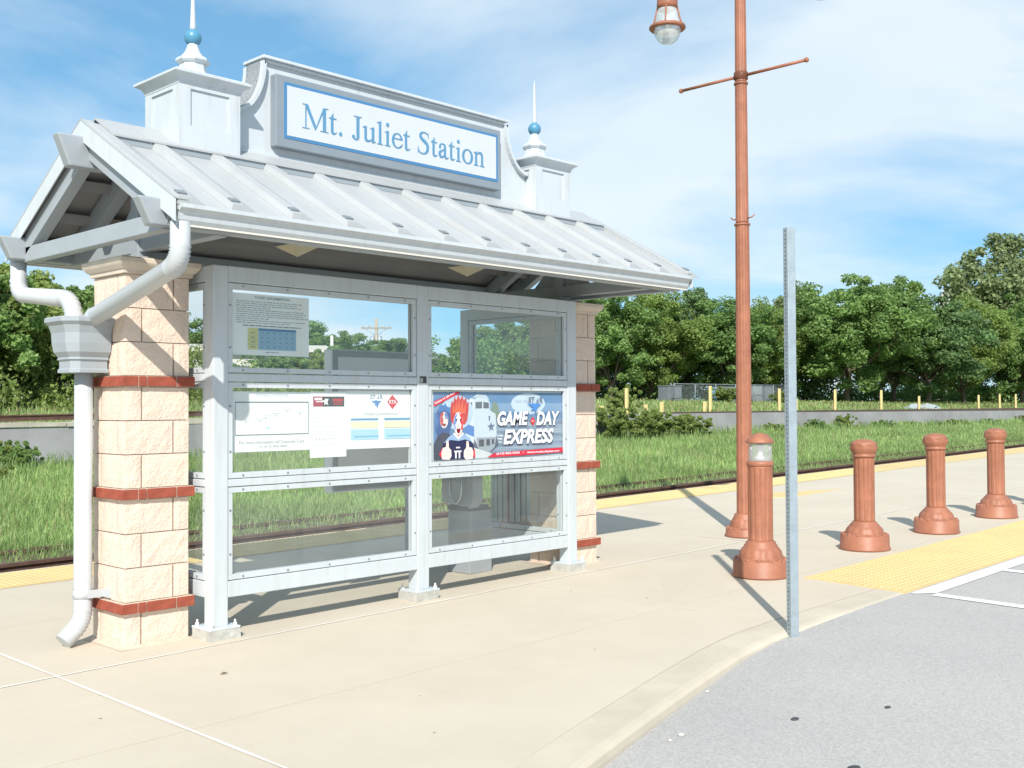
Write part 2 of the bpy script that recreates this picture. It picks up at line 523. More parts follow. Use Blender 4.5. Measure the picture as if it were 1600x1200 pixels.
# ------------------------------------------------------------------ platform (slabs, sealant joints, tactile strip)
def sheet(name, poly, z, th, m, parent=None, dz=0.0):
    """flat slab whose top follows the platform's grade"""
    mb = MB()
    n = len(poly)
    mb.add([(x, y, z+gz(x)) for x, y in poly] + [(x, y, z-th+gz(x)) for x, y in poly],
           [tuple(range(n)), tuple(range(2*n-1, n-1, -1))] + [(i, i+n, (i+1) % n+n, (i+1) % n) for i in range(n)])
    return mb.build(name, m, parent)

PX0, PX1 = -14.0, 46.0
EDGE = 2.74
# edge of the kerb towards the parking lot (x, y), outer line
def kerb_y(x):
    pts = [(-14, -8.6), (-6, -5.5), (-2.5, -4.18), (0.30, -3.315), (0.87, -3.155), (1.70, -2.94), (2.45, -2.765), (2.9, -2.72), (46, -2.72)]
    for (a, ya), (b, yb) in zip(pts, pts[1:]):
        if x <= b:
            return ya + (yb-ya)*(x-a)/(b-a)
    return -2.72
def smooth_kerb(x):
    return sum(kerb_y(x+d) for d in (-.3, -.15, 0, .15, .3))/5

plat = MB()
plat.add([(PX0, -8.6, gz(PX0)-0.5), (PX1, -2.5, gz(PX1)-0.5), (PX1, 3.55, gz(PX1)-0.5), (PX0, 3.55, gz(PX0)-0.5)], [(0, 1, 2, 3)])
kx = [PX0] + list(np.arange(-13, 5.01, 0.25)) + [12, PX1]
bpoly = [(x, smooth_kerb(x)+0.26) for x in kx] + [(PX1, 3.5), (PX0, 3.5)]
platform = sheet('platform', bpoly, -0.012, 0.6, M_MORTAR)
tag(platform, kind='structure')
g = 0.003
xb = [PX0, -4.2, -0.545, 3.1, 6.30, 9.95, 13.6, 17.2, 20.9, 25, 30, 38, PX1]
yb = [-1.72, -0.33, 1.2, EDGE]
for a, b in zip(xb, xb[1:]):
    for c, d in zip(yb, yb[1:]):
        sheet('slab', [(a+g, c+g), (b-g, c+g), (b-g, d-g), (a+g, d-g)], 0.0, 0.2, M_CONC, platform)
    # front row follows the kerb
    xs = [a+g] + [q for q in kx if a+g < q < b-g] + [b-g]
    poly = [(q, min(smooth_kerb(q)+0.25+g, -1.74)) for q in xs] + [(b-g, -1.72-g), (a+g, -1.72-g)]
    if a >= 4.6 - 2:
        pass
    sheet('slab', poly, 0.0, 0.2, M_CONC, platform)
# rounded kerb: profile swept along the kerb line
kerb = MB()
kxs = [PX0] + list(np.arange(-13.5, 6.01, 0.25)) + [9, 14, 22, 32, PX1]
rows = []
for q in kxs:
    y0 = smooth_kerb(q)
    dyq = (smooth_kerb(q+0.05)-smooth_kerb(q-0.05))/0.1
    nrm = Vector((-dyq, 1, 0)).normalized()      # pointing inwards
    pr = [(0.240, -0.030), (0.2405, 0.0), (0.05, 0.0), (0.022, -0.006), (0.006, -0.022), (0.0, -0.05), (-0.004, -0.30)]
    rows.append([(q+nrm.x*o, y0+nrm.y*o, gz(q)+dz) for o, dz in pr])
vs = [p for r_ in rows for p in r_]
fs = [(i*7+k, i*7+k+1, (i+1)*7+k+1, (i+1)*7+k) for i in range(len(rows)-1) for k in range(6)]
kerb.add(vs, fs, False)
kerb.build('kerb', M_CURB, platform)

def strip(name, pts, w, m, parent, z=0.003):
    mb = MB()
    L, Rr = [], []
    for i, p in enumerate(pts):
        a = Vector(pts[max(i-1, 0)]); b = Vector(pts[min(i+1, len(pts)-1)])
        d = (b-a).normalized(); nn = Vector((-d.y, d.x))
        ww = w*(0.5+0.12*math.sin(i*1.7)+0.1*math.sin(i*0.61))
        L.append((p[0]+nn.x*ww, p[1]+nn.y*ww, gz(p[0])+z)); Rr.append((p[0]-nn.x*ww, p[1]-nn.y*ww, gz(p[0])+z))
    n = len(pts)
    mb.add(L+Rr, [(i, i+1, n+i+1, n+i) for i in range(n-1)])
    return mb.build(name, m, parent)
strip('joint_sealant', [(x, -0.33) for x in np.arange(-8, 30, 0.3)], 0.017, M_SEAL, platform, 0.003)
strip('joint_sealant', [(-0.545, y) for y in np.arange(-6.0, 2.6, 0.2)], 0.019, M_SEAL, platform, 0.0034)
strip('joint_sealant', [(6.30, y) for y in np.arange(-0.34, 0.2, 0.06)], 0.016, M_SEAL, platform, 0.0026)
strip('joint_sealant', [(x, EDGE-0.02) for x in np.arange(-8, 40, 0.5)], 0.02, mat('edge_pale', (0.66, 0.57, 0.44), 0.8, var=0.1), platform, 0.0022)

def domes(x0, x1, y0, y1, pitch, r, z, seg=6, cond=None):
    xs = np.arange(x0+pitch/2, x1, pitch); ys = np.arange(y0+pitch/2, y1, pitch)
    X, Y = np.meshgrid(xs, ys); X = X.ravel(); Y = Y.ravel()
    if cond is not None:
        k = cond(X, Y); X = X[k]; Y = Y[k]
    a = np.arange(seg)*2*math.pi/seg
    n = len(X)
    V = np.zeros((n, seg*2, 3))
    V[:, :seg, 0] = X[:, None]+r*np.cos(a); V[:, :seg, 1] = Y[:, None]+r*np.sin(a); V[:, :seg, 2] = z + S*X[:, None]
    V[:, seg:, 0] = X[:, None]+r*0.5*np.cos(a); V[:, seg:, 1] = Y[:, None]+r*0.5*np.sin(a); V[:, seg:, 2] = z+0.0055 + S*X[:, None]
    V = V.reshape(-1, 3)
    base = (np.arange(n)*seg*2)[:, None]
    q = []
    for k in range(seg):
        k2 = (k+1) % seg
        q.append(base+np.array([[k, k2, seg+k2, seg+k]]))
    # caps as quads (hexagon -> 2 quads)
    q.append(base+np.array([[seg, seg+1, seg+2, seg+3]])); q.append(base+np.array([[seg, seg+3, seg+4, seg+5]]))
    return V, np.concatenate(q)

# yellow tactile edge towards the track, laid in panels
for i, a in enumerate(np.arange(-10.0, 46.0, 1.22)):
    sheet('tactile_panel', [(a+0.002, EDGE+0.012), (a+1.218, EDGE+0.012), (a+1.218, 3.50), (a+0.002, 3.50)], 0.006, 0.12, M_TACT, platform)
V, Fq = domes(-2.5, 16.0, EDGE+0.02, 3.49, 0.061, 0.017, 0.006)
o = link('tactile_domes', fast_mesh('tactile_domes', V, Fq, M_TACT), None, platform); tag(o, kind='stuff')
sheet('platform_edge', [(PX0, 3.502), (PX1, 3.502), (PX1, 3.56), (PX0, 3.56)], 0.002, 0.5, M_CURB, platform)
# yellow tactile field at the flush kerb by the parking stalls
for i, a in enumerate(np.arange(4.70, 30, 1.22)):
    x0 = a + 0.002
    p = [(x0, -1.83), (a+1.218, -1.83), (a+1.218, -2.70), (x0, -2.70)]
    if i == 0:
        p = [(4.72, -1.83), (a+1.218, -1.83), (a+1.218, -2.70), (4.60, -2.70)]
    sheet('tactile_panel', p[::-1], 0.005, 0.02, M_TACT, platform)
V, Fq = domes(4.60, 13.0, -2.69, -1.84, 0.061, 0.017, 0.005, cond=lambda X, Y: X > 4.72+(Y+1.83)*0.13+0.03)
o = link('tactile_domes', fast_mesh('tactile_domes', V, Fq, M_TACT), None, platform); tag(o, kind='stuff')
# small yellow patch further along the platform
sheet('tactile_panel', [(10.5, 1.55), (12.1, 1.62), (10.9, 2.15), (10.0, 2.15)], 0.004, 0.01, M_TACT, platform)

# ------------------------------------------------------------------ asphalt lot
def asph_z(x):
    # well below the kerb at the left, flush at the tactile field
    t = max(0.0, min(1.0, (x-0.3)/4.2))
    return gz(max(min(x, 60), -60)) - 0.060*(1-t*t*(3-2*t)) - 0.006
xs = np.unique(np.concatenate([[-900, -200, -60, -20], np.arange(-12, 12.1, 0.5), [15, 20, 30, 60, 200, 900]]))
ys = np.array([-900, -200, -60, -20, -10, -5, -2.62])
V = np.array([(x, y, asph_z(x)) for y in ys for x in xs])
# asphalt stops under the kerb
for i in range(len(V)):
    if V[i, 1] > -3:
        V[i, 1] = max(-60, smooth_kerb(min(max(V[i, 0], -14), 46)) + 0.08)
for j, y in enumerate(ys[:-1]):
    for i in range(len(xs)):
        k = j*len(xs)+i
        top = V[(len(ys)-1)*len(xs)+i, 1]
        V[k, 1] = top + (y+2.62)*(1.0)
nx = len(xs)
Fq = np.array([(j*nx+i, j*nx+i+1, (j+1)*nx+i+1, (j+1)*nx+i) for j in range(len(ys)-1) for i in range(nx-1)])
road = link('parking_lot', fast_mesh('parking_lot', V, Fq, M_ASPH), None)
tag(road, kind='structure')

def paint(poly, name='stall_line'):
    mb = MB()
    n = len(poly)
    mb.add([(x, y, asph_z(x)+0.005) for x, y in poly], [tuple(range(n))])
    return mb.build(name, M_WPAINT, road)
ln = [(x, -2.735) for x in np.arange(4.63, 26, 0.5)]
for a, b in zip(ln, ln[1:]):
    pass
mb = MB()
xs_ = [4.63, 4.75]+list(np.arange(5.0, 26, 0.5))
n = len(xs_)
mb.add([(x, -2.735, asph_z(x)+0.005) for x in xs_]+[(x, -2.735-(0.14 if x > 4.7 else 0.03), asph_z(x)+0.005) for x in xs_], [(i, i+1, n+i+1, n+i) for i in range(n-1)])
mb.build('stall_line', M_WPAINT, road)
def cross_line(xa, xb_, y0, y1, w):
    paint([(xa, y0), (xa+w, y0), (xb_+w, y1), (xb_, y1)])
cross_line(4.64, 4.28, -2.88, -6.5, 0.11)
cross_line(6.03, 5.85, -2.88, -6.5, 0.11)
cross_line(8.8, 8.6, -2.88, -6.5, 0.11)
cross_line(11.6, 11.4, -2.88, -6.5, 0.11)

# ------------------------------------------------------------------ railway track
def rail_obj(y, x0, x1, zt, name, label, group):
    mb = MB()
    prof = [(-0.065, 0), (0.065, 0), (0.065, 0.012), (0.01, 0.035), (0.01, 0.105), (0.034, 0.115), (0.034, 0.145), (-0.034, 0.145), (-0.034, 0.115), (-0.01, 0.105), (-0.01, 0.035), (-0.065, 0.012)]
    n = len(prof)
    vs, fs = [], []
    for x in (x0, x1):
        vs += [(x, y+p[0], zt-0.145+p[1]+slope_x(x)) for p in prof]
    fs = [tuple(range(n))[::-1], tuple(range(n, 2*n))] + [(i, (i+1) % n, n+(i+1) % n, n+i) for i in range(n)]
    mb.add(vs, fs)
    o = mb.build(name, M_RUST)
    return tag(o, label, 'rail', group)
rail_obj(4.28, -14, 40, -0.028, 'track_rail', 'rusty steel rail running right beside the yellow platform edge', None)
rail_obj(5.715, -14, 40, -0.10, 'track_rail', 'rusty far rail half buried in tall grass beyond the platform', None)
o = MB()
o.add([(x, y, ground_z(x, 4.5)+0.10+(0.0 if 3.7 < y < 6 else -0.12)) for x in (-14, 40) for y in (3.57, 3.72, 4.3, 5.9, 6.3)], [(i, i+1, 5+i+1, 5+i) for i in range(4)])
o = o.build('track_bed', M_BALLAST); tag(o, kind='structure')
for i, x in enumerate(np.arange(-6, 30, 0.53)):
    mb = MB().box(x, x+0.22, 3.72, 6.2, -0.33+slope_x(x), -0.145+slope_x(x), 0.01)
    mb.build('tie', M_TIE, o)

# ================================================================== STATION SHELTER
SH = thing('station_shelter', 'white station shelter with metal gable roof, glass walls and two block piers', 'shelter', (0, 0, 0))
XC = 2.184                                   # centre of the shelter along the track
YC = 0.203                                   # ridge line
TAN = 0.5525
RZ = 3.125                                   # roof surface at the ridge
XL, XR = -0.19, 4.54
YE = 1.125                                   # half width of the roof, ridge to eave
ANG = math.atan(TAN)

# ---- piers of split-face block with projecting brick bands
def block_mesh(L, H, T, seed, joint_left):
    """split-face block: rough long face (-Y side); one end is the pier's corner, the other a mortar joint"""
    r_ = random.Random(seed)
    nx, nz, ny = 7, 4, 3
    mb = MB()
    def grid(fn, nu, nv):
        vs = [fn(u/nu, v/nv) for v in range(nv+1) for u in range(nu+1)]
        fs = [(j*(nu+1)+i, j*(nu+1)+i+1, (j+1)*(nu+1)+i+1, (j+1)*(nu+1)+i) for j in range(nv) for i in range(nu)]
        mb.add(vs, fs)
    e = 0.003
    x0, x1 = (e*1.6, L+0.003) if joint_left else (-0.003, L-e*1.6)
    corner = [-0.004+r_.uniform(-.0015, .001) for _ in range(nz+1)]       # shared corner line, one value per height
    def zz(v):
        return e+v*(H-2*e)
    def face(u, v):
        at_corner = (u > 0.99) if joint_left else (u < 0.01)
        if at_corner:
            return (x1 if joint_left else x0, corner[round(v*nz)], zz(v))
        edge = min(u, 1-u, v, 1-v) < 0.01
        return (x0+u*(x1-x0), -(0.003 if edge else 0.0085*r_.uniform(0.35, 1.0)), zz(v))
    grid(face, nx, nz)
    def end(u, v):
        xe = x1 if joint_left else x0
        sg = 1 if joint_left else -1
        if u < 0.01:
            return (xe, corner[round(v*nz)], zz(v))
        edge = u > 0.99 or v < 0.01 or v > 0.99
        return (xe+sg*(0.0 if edge else 0.006*r_.uniform(0.2, 1.0)), u*(T-e*1.6), zz(v))
    grid(end, ny, nz)
    xj = x0 if joint_left else x1
    mb.add([(xj, -0.003, zz(0)), (xj, T-e, zz(0)), (xj, T-e, zz(1)), (xj, -0.003, zz(1))], [(0, 1, 2, 3)])
    mb.add([(x0, 0.0, H-e), (x1, 0.0, H-e), (x1, T-e, H-e), (x0, T-e, H-e), (x0, 0.0, e), (x1, 0.0, e), (x1, T-e, e), (x0, T-e, e)],
           [(0, 1, 2, 3), (7, 6, 5, 4), (3, 2, 6, 7)])
    return mb.mesh('block')
PW = 0.406
BT = 0.100
BH = 0.2032
BLK = {True: [block_mesh(PW-BT, BH, BT, s, True) for s in range(8)], False: [block_mesh(PW-BT, BH, BT, s+20, False) for s in range(8)]}
def brick_mesh(L, seed):
    r_ = random.Random(seed)
    return MB().box(0.004, L-0.004, r_.uniform(-0.002, 0.002), 0.10, 0.0, 0.060, 0.003).mesh('brick')
BRK = {}
def pier(x0, z0, label):
    zt = 2.232
    core = MB().box(x0+0.008, x0+PW-0.008, 0.008, PW-0.008, z0-0.05, zt)
    p = core.build('pier', M_MORTAR, SH)
    if label: p['label'] = label
    z = 0.0
    plan = ['b', 'r', 'b', 'b', 'b', 'r', 'b', 'b', 'b', 'r', 'b', 'b', 'b']
    r_ = random.Random(int(x0*100)+5)
    k = 0
    for it in plan:
        if it == 'b':
            A = (k % 2 == 0)
            k += 1
            lo = max(z, z0-0.01)
            # four blocks, pinwheel; each placed by rotation about the pier's centre
            for q in range(4):
                o = link('block', BLK[A][r_.randrange(8)], M_BLOCK, p)
                if A:   # front block to the right
                    base = Matrix.Translation((BT-PW/2, -PW/2, 0))
                else:   # front block to the left
                    base = Matrix.Translation((-PW/2, -PW/2, 0))
                m4 = Matrix.Translation((x0+PW/2, PW/2, z)) @ Matrix.Rotation(-q*math.pi/2, 4, 'Z') @ base
                o.matrix_local = m4
            z += BH
        else:
            ov = 0.034
            tot = PW + 2*ov
            mo = MB().box(x0-ov+0.007, x0+PW+ov-0.007, -ov+0.007, PW+ov-0.007, z+0.001, z+0.0655)
            mo.build('mortar_bed', M_MORTAR2, p)
            for q in range(4):
                cuts = [[0.0, 0.20, 0.265, tot-0.1], [0.0, 0.055, 0.25, tot-0.1], [0.0, 0.17, tot-0.1-0.05, tot-0.1]][(k+q) % 3]
                for a, b in zip(cuts, cuts[1:]):
                    key = round(b-a, 3)
                    if key not in BRK: BRK[key] = brick_mesh(b-a, key)
                    o = link('brick', BRK[key], M_BRICK, p)
                    o.matrix_local = Matrix.Translation((x0+PW/2, PW/2, z+0.0035)) @ Matrix.Rotation(-q*math.pi/2, 4, 'Z') @ Matrix.Translation((0.1-tot/2+a, -tot/2, 0))
            z += 0.0667
    # cast stone cap: stepped and flared
    c = MB()
    prof = [(0.004, 0.0), (0.022, 0.004), (0.024, 0.026), (0.034, 0.030), (0.052, 0.052), (0.060, 0.066), (0.060, 0.092), (0.040, 0.100), (-0.12, 0.112)]
    vs, fs = [], []
    for o_, dz in prof:
        vs += [(x0-o_, -o_, zt+dz), (x0+PW+o_, -o_, zt+dz), (x0+PW+o_, PW+o_, zt+dz), (x0-o_, PW+o_, zt+dz)]
    for i in range(len(prof)-1):
        for q in range(4):
            fs.append((i*4+q, i*4+(q+1) % 4, (i+1)*4+(q+1) % 4, (i+1)*4+q))
    fs.append(tuple(range(len(vs)-4, len(vs))))
    c.add(vs, fs)
    c.build('cap_stone', M_CAP, p)
    # sloped mortar skirt at the foot
    f = MB()
    e = 0.045
    f.add([(x0-e, -e, gz(x0)+0.002), (x0+PW+e, -e, gz(x0)+0.002), (x0+PW+e, PW+e, gz(x0)+0.002), (x0-e, PW+e, gz(x0)+0.002),
           (x0-.004, -.004, gz(x0)+0.014), (x0+PW+.004, -.004, gz(x0)+0.014), (x0+PW+.004, PW+.004, gz(x0)+0.014), (x0-.004, PW+.004, gz(x0)+0.014)],
          [(0, 1, 5, 4), (1, 2, 6, 5), (2, 3, 7, 6), (3, 0, 4, 7)])
    f.build('mortar_skirt', M_MORTAR2, p)
    # steel stub column that carries the roof
    MB().box(x0+PW/2-0.05, x0+PW/2+0.05, YC-0.05, YC+0.05, zt+0.10, 2.93, 0.006).build('stub_column', M_STEEL, p)
    MB().box(x0+0.08, x0+PW-0.08, 0.08, PW-0.08, zt+0.112, zt+0.126).build('bearing_plate', M_STEEL, p)
pier(0.0, 0.0, 'left pier beside the downspout')
pier(3.961, 0.05, 'right pier at the far end of the shelter')

# ---- glazed walls: posts, rails, window frames with panes
POSTS = [(0.472, 0.577), (2.127, 2.237), (3.785, 3.895)]
YF, YB = -0.19, -0.085
ZR = [(2.213, 2.312), (1.591, 1.642), (0.936, 0.982), (0.252, 0.352)]
WIN = [(1.645, 2.210), (0.985, 1.588), (0.355, 0.933)]
def post(x0, x1, y0, y1, zt=2.312):
    xm = (x0+x1)/2
    p = MB().box(x0, x1, y0, y1, gz(xm)+0.075, zt, 0.006).build('post', M_WHITE, SH)
    gpad = MB()
    e = 0.052
    r_ = random.Random(int(x0*50))
    pts = [(x0-e, y0-e), (x1+e, y0-e), (x1+e, y1+e), (x0-e, y1+e)]
    gpad.add([(a+r_.uniform(-.006, .006), b+r_.uniform(-.006, .006), gz(a)-0.01) for a, b in pts]+[(a, b, gz(xm)+0.062) for a, b in pts],
             [(4, 5, 6, 7), (0, 1, 5, 4), (1, 2, 6, 5), (2, 3, 7, 6), (3, 0, 4, 7)])
    gpad.build('grout_pad', M_GROUT, p)
    MB().box(x0-e-0.002, x1+e+0.002, y0-e-0.002, y1+e+0.002, gz(xm)+0.0625, gz(xm)+0.0765, 0.002).build('base_plate', M_WHITE, p)
    for a, b in ((x0-0.03, y0-0.03), (x1+0.03, y0-0.03), (x1+0.03, y1+0.03), (x0-0.03, y1+0.03)):
        MB().lathe([(0.013, 0), (0.013, 0.016), (0.007, 0.017), (0.007, 0.036), (0, 0.037)], 6, (a, b, gz(xm)+0.0765), smooth=False).build('anchor_bolt', M_SEAL, p)
    return p
for x0, x1 in POSTS:
    post(x0, x1, YF, YB)
post(0.472, 0.577, 1.015, 1.12)
post(3.785, 3.895, 1.015, 1.12)
for (a0, a1), (b0, b1) in zip(POSTS, POSTS[1:]):
    for i, (z0, z1) in enumerate(ZR):
        ins = 0.0 if i in (0, 3) else 0.003
        MB().box(a1, b0, YF+ins+0.0015, YB-0.002, z0, z1, 0.004).build('rail', M_WHITE, SH)
for x0, x1 in (POSTS[0], POSTS[2]):
    for i, (z0, z1) in enumerate(ZR):
        MB().box(x0+0.002, x1-0.002, YB, 1.015, z0+0.001, z1-0.001, 0.004).build('rail', M_WHITE, SH)

def window(x0, x1, z0, z1, side=None, n=5):
    """frame of glazing stops screwed on, with a pane; side = x-plane for the return walls"""
    w = 0.036
    def T(a, b, d):                 # a along wall, d depth, b height
        return (a, d, b) if side is None else (side+(d-YF), a, b)
    def bx(mb, a0, a1, b0, b1, d0, d1):
        p, q = T(a0, b0, d0), T(a1, b1, d1)
        mb.box(min(p[0], q[0]), max(p[0], q[0]), min(p[1], q[1]), max(p[1], q[1]), min(p[2], q[2]), max(p[2], q[2]), 0.002)
    f = MB()
    d0, d1 = YF+0.008, YF+0.030
    bx(f, x0+.003, x1-.003, z1-w, z1-.002, d0, d1); bx(f, x0+.003, x1-.003, z0+.002, z0+w, d0, d1)
    bx(f, x0+.003, x0+w, z0+w, z1-w, d0+.0006, d1); bx(f, x1-w, x1-.003, z0+w, z1-w, d0+.0006, d1)
    # inner stops behind the glass
    bx(f, x0+.003, x1-.003, z1-w, z1-.002, d1+.012, d1+.032); bx(f, x0+.003, x1-.003, z0+.002, z0+w, d1+.012, d1+.032)
    bx(f, x0+.003, x0+w, z0+w, z1-w, d1+.0126, d1+.032); bx(f, x1-w, x1-.003, z0+w, z1-w, d1+.0126, d1+.032)
    fr = f.build('window_frame', M_WHITE, SH)
    g_ = MB(); bx_ = (d1+.004, d1+.0045)
    p = [T(x0+.012, z0+.012, d1+.005), T(x1-.012, z0+.012, d1+.005), T(x1-.012, z1-.012, d1+.005), T(x0+.012, z1-.012, d1+.005)]
    g_.add(p, [(0, 1, 2, 3)])
    g_.build('pane', M_GLASS, fr)
    sc = MB()
    for k in range(n):
        a = x0 + (x1-x0)*(k+0.33)/(n-0.34)
        for b in (z1-w/2, z0+w/2):
            bx(sc, a-.006, a+.006, b-.006, b+.006, d0-.004, d0+.001)
    for k in (0.28, 0.75):
        b = z0+(z1-z0)*k
        for a in (x0+w/2, x1-w/2):
            bx(sc, a-.006, a+.006, b-.006, b+.006, d0-.004, d0+.001)
    s_ = sc.build('screws', M_SCREW, fr)
    return fr
for (a0, a1), (b0, b1) in zip(POSTS, POSTS[1:]):
    for z0, z1 in WIN:
        window(a1, b0, z0, z1)
for x in (POSTS[0][0], POSTS[2][0]):
    for z0, z1 in WIN:
        window(YB, 1.015, z0, z1, side=x, n=4)

# ---- roof
def roof_z(y, off=0.0):
    return RZ - abs(y-YC)*TAN + off
roof = MB()
pf = [(YC-YE, roof_z(YC-YE)), (YC, RZ), (YC+YE, roof_z(YC+YE)), (YC+YE, roof_z(YC+YE)-0.03), (YC, RZ-0.034), (YC-YE, roof_z(YC-YE)-0.03)]
roof.prism(pf, 'x', XL+0.02, XR-0.02)
roof = roof.build('roof', M_ROOF, SH)
RIBX = [0.239+0.3925*k for k in range(12)]
RIBX = [0.239-0.3925+0.07] + RIBX
# soffit sheets below the deck
for sgn in (-1, 1):
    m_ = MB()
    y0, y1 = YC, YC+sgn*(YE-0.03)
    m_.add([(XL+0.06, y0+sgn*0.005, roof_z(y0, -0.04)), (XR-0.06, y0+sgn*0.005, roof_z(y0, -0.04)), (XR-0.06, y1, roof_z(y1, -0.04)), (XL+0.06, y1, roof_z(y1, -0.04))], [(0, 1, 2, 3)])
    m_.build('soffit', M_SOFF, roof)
# raised seams: broad trapezoid ribs with a steep left flank; dark plug in the end
for sgn in (-1, 1):
    for x in RIBX:
        y_a, y_b = YC+sgn*0.06, YC+sgn*(YE+0.004)
        h = 0.044
        prof = [(-0.092, 0.001), (-0.080, h), (-0.012, h), (0.095, 0.001)]
        mb = MB()
        vs = []
        for y in (y_a, y_b):
            vs += [(x+px, y, roof_z(y)+pz) for px, pz in prof]
        mb.add(vs, [(0, 1, 5, 4), (1, 2, 6, 5), (2, 3, 7, 6), (4, 5, 6, 7), (3, 2, 1, 0)])
        rb = mb.build('roof_rib', M_ROOF, roof)
        yy = YC+sgn*(YE-0.045)
        q = MB().beam((x-0.046, yy-0.020, roof_z(yy-0.020)+h+0.003), (x-0.046, yy+0.020, roof_z(yy+0.020)+h+0.003), 0.056, 0.012)
        q.build('rib_clip', M_CLIP, roof)
# ridge flashing and grey closures between the ribs
fl = MB()
fp = [(-0.250, -0.132), (-0.105, -0.052), (0, 0.008), (0.105, -0.052), (0.250, -0.132)]
top = [(YC+a, RZ+b+0.052-0.0) for a, b in fp]
low = [(a, b-0.012) for a, b in reversed(top)]
fl.prism(top+low, 'x', XL+0.09, XR-0.09)
fl.build('ridge_flashing', M_ROOF, roof)
edges = [XL+0.1] + RIBX + [XR-0.1]
for sgn in (-1, 1):
    for i in range(len(RIBX)):
        a = RIBX[i]-0.012
        b = (RIBX[i+1]-0.088) if i+1 < len(RIBX) else XR-0.08
        if b-a < 0.03: continue
        y0 = YC+sgn*0.232
        MB().box(a, b, y0-0.008, y0+0.008, roof_z(y0)-0.002, roof_z(y0)+0.040).build('ridge_closure', M_SHGREY, roof)
# rake fascias and their top strips at both gables
def rake(x, out):
    for sgn in (-1, 1):
        y0, y1 = YC, YC+sgn*(YE+0.008)
        mb = MB()
        hi, lo = 0.034, -0.090
        xa, xb_ = sorted((x, x-out*0.006))
        poly = [(y0, roof_z(y0, hi)), (y1, roof_z(y1, hi)), (y1, roof_z(y1, lo)), (y0, roof_z(y0, lo))]
        mb.prism(poly, 'x', xa, xb_)
        o = mb.build('rake_fascia', M_WHITE, roof)
        t = MB()
        xa, xb_ = sorted((x+out*0.002, x-out*0.075))
        poly = [(y0, roof_z(y0, hi+0.004)), (y1, roof_z(y1, hi+0.004)), (y1, roof_z(y1, hi-0.004)), (y0, roof_z(y0, hi-0.004))]
        t.prism(poly, 'x', xa, xb_)
        t.build('rake_cap', M_ROOF, roof)
        inn = MB()
        xi = x-out*0.075
        xa, xb_ = sorted((xi, xi+out*0.005))
        poly = [(y0, roof_z(y0, hi-0.005)), (y1, roof_z(y1, hi-0.005)), (y1, roof_z(y1, 0.001)), (y0, roof_z(y0, 0.001))]
        inn.prism(poly, 'x', xa, xb_)
        inn.build('rake_upstand', M_ROOF, roof)
rake(XL, -1)
rake(XR, 1)
# steel frames: rafters at the gables and inside, tie beams, purlins
def truss(x, w, tie=True):
    for sgn in (-1, 1):
        y1 = YC+sgn*(YE-0.13)
        a = (x, YC+sgn*0.02, roof_z(YC+sgn*0.02, -0.125)); b = (x, y1, roof_z(y1, -0.125))
        MB().beam(a, b, w, 0.115).build('rafter', M_STEEL, SH)
    if tie:
        MB().box(x-w/2, x+w/2, YC-0.93, YC+0.93, 2.392, 2.492, 0.005).build('tie_beam', M_STEEL, SH)
truss(XL+0.075, 0.075)
truss(XR-0.075, 0.075)
truss(0.203, 0.08, True)
truss(4.164, 0.08, True)
for x in (0.203, 4.164):           # gusset plates by the stub columns
    for sgn in (-1, 1):
        g_ = MB()
        g_.prism([(YC+sgn*0.05, 2.40), (YC+sgn*0.42, 2.40), (YC+sgn*0.05, 2.75)], 'x', x-0.012, x+0.012)
        g_.build('gusset', M_STEEL, SH)
for sgn in (-1, 1):
    for d in (0.36, 0.66):
        y = YC+sgn*d
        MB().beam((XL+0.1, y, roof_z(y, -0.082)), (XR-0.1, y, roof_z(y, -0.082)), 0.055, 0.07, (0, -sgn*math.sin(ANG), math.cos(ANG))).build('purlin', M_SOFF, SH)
def long_beam(y, zc, w, h, tilt, ext, name):
    """box beam along the shelter whose ends are cut back towards the bottom"""
    mb = MB()
    c, s_ = math.cos(tilt), math.sin(tilt)
    vs = []
    for end in (-1, 1):
        for a, b in ((-w/2, h/2), (w/2, h/2), (w/2, -h/2), (-w/2, -h/2)):
            x = (XL-ext) if end < 0 else (XR+ext)
            x -= end*(0.0 if b > 0 else 0.075)
            vs.append((x, y+a*c-b*s_, zc+a*s_+b*c))
    mb.add(vs, [(0, 1, 2, 3), (7, 6, 5, 4), (0, 4, 5, 1), (1, 5, 6, 2), (2, 6, 7, 3), (3, 7, 4, 0)])
    o = mb.build(name, M_STEEL, SH)
    bv = o.modifiers.new('bevel', 'BEVEL'); bv.width = 0.012; bv.segments = 3
    return o
long_beam(YC, 2.955, 0.085, 0.19, 0.0, 0.155, 'ridge_beam')
long_beam(YC-0.935, 2.478, 0.085, 0.150, 0.0, 0.125, 'eave_beam')
long_beam(YC+0.935, 2.478, 0.085, 0.150, 0.0, 0.125, 'eave_beam')
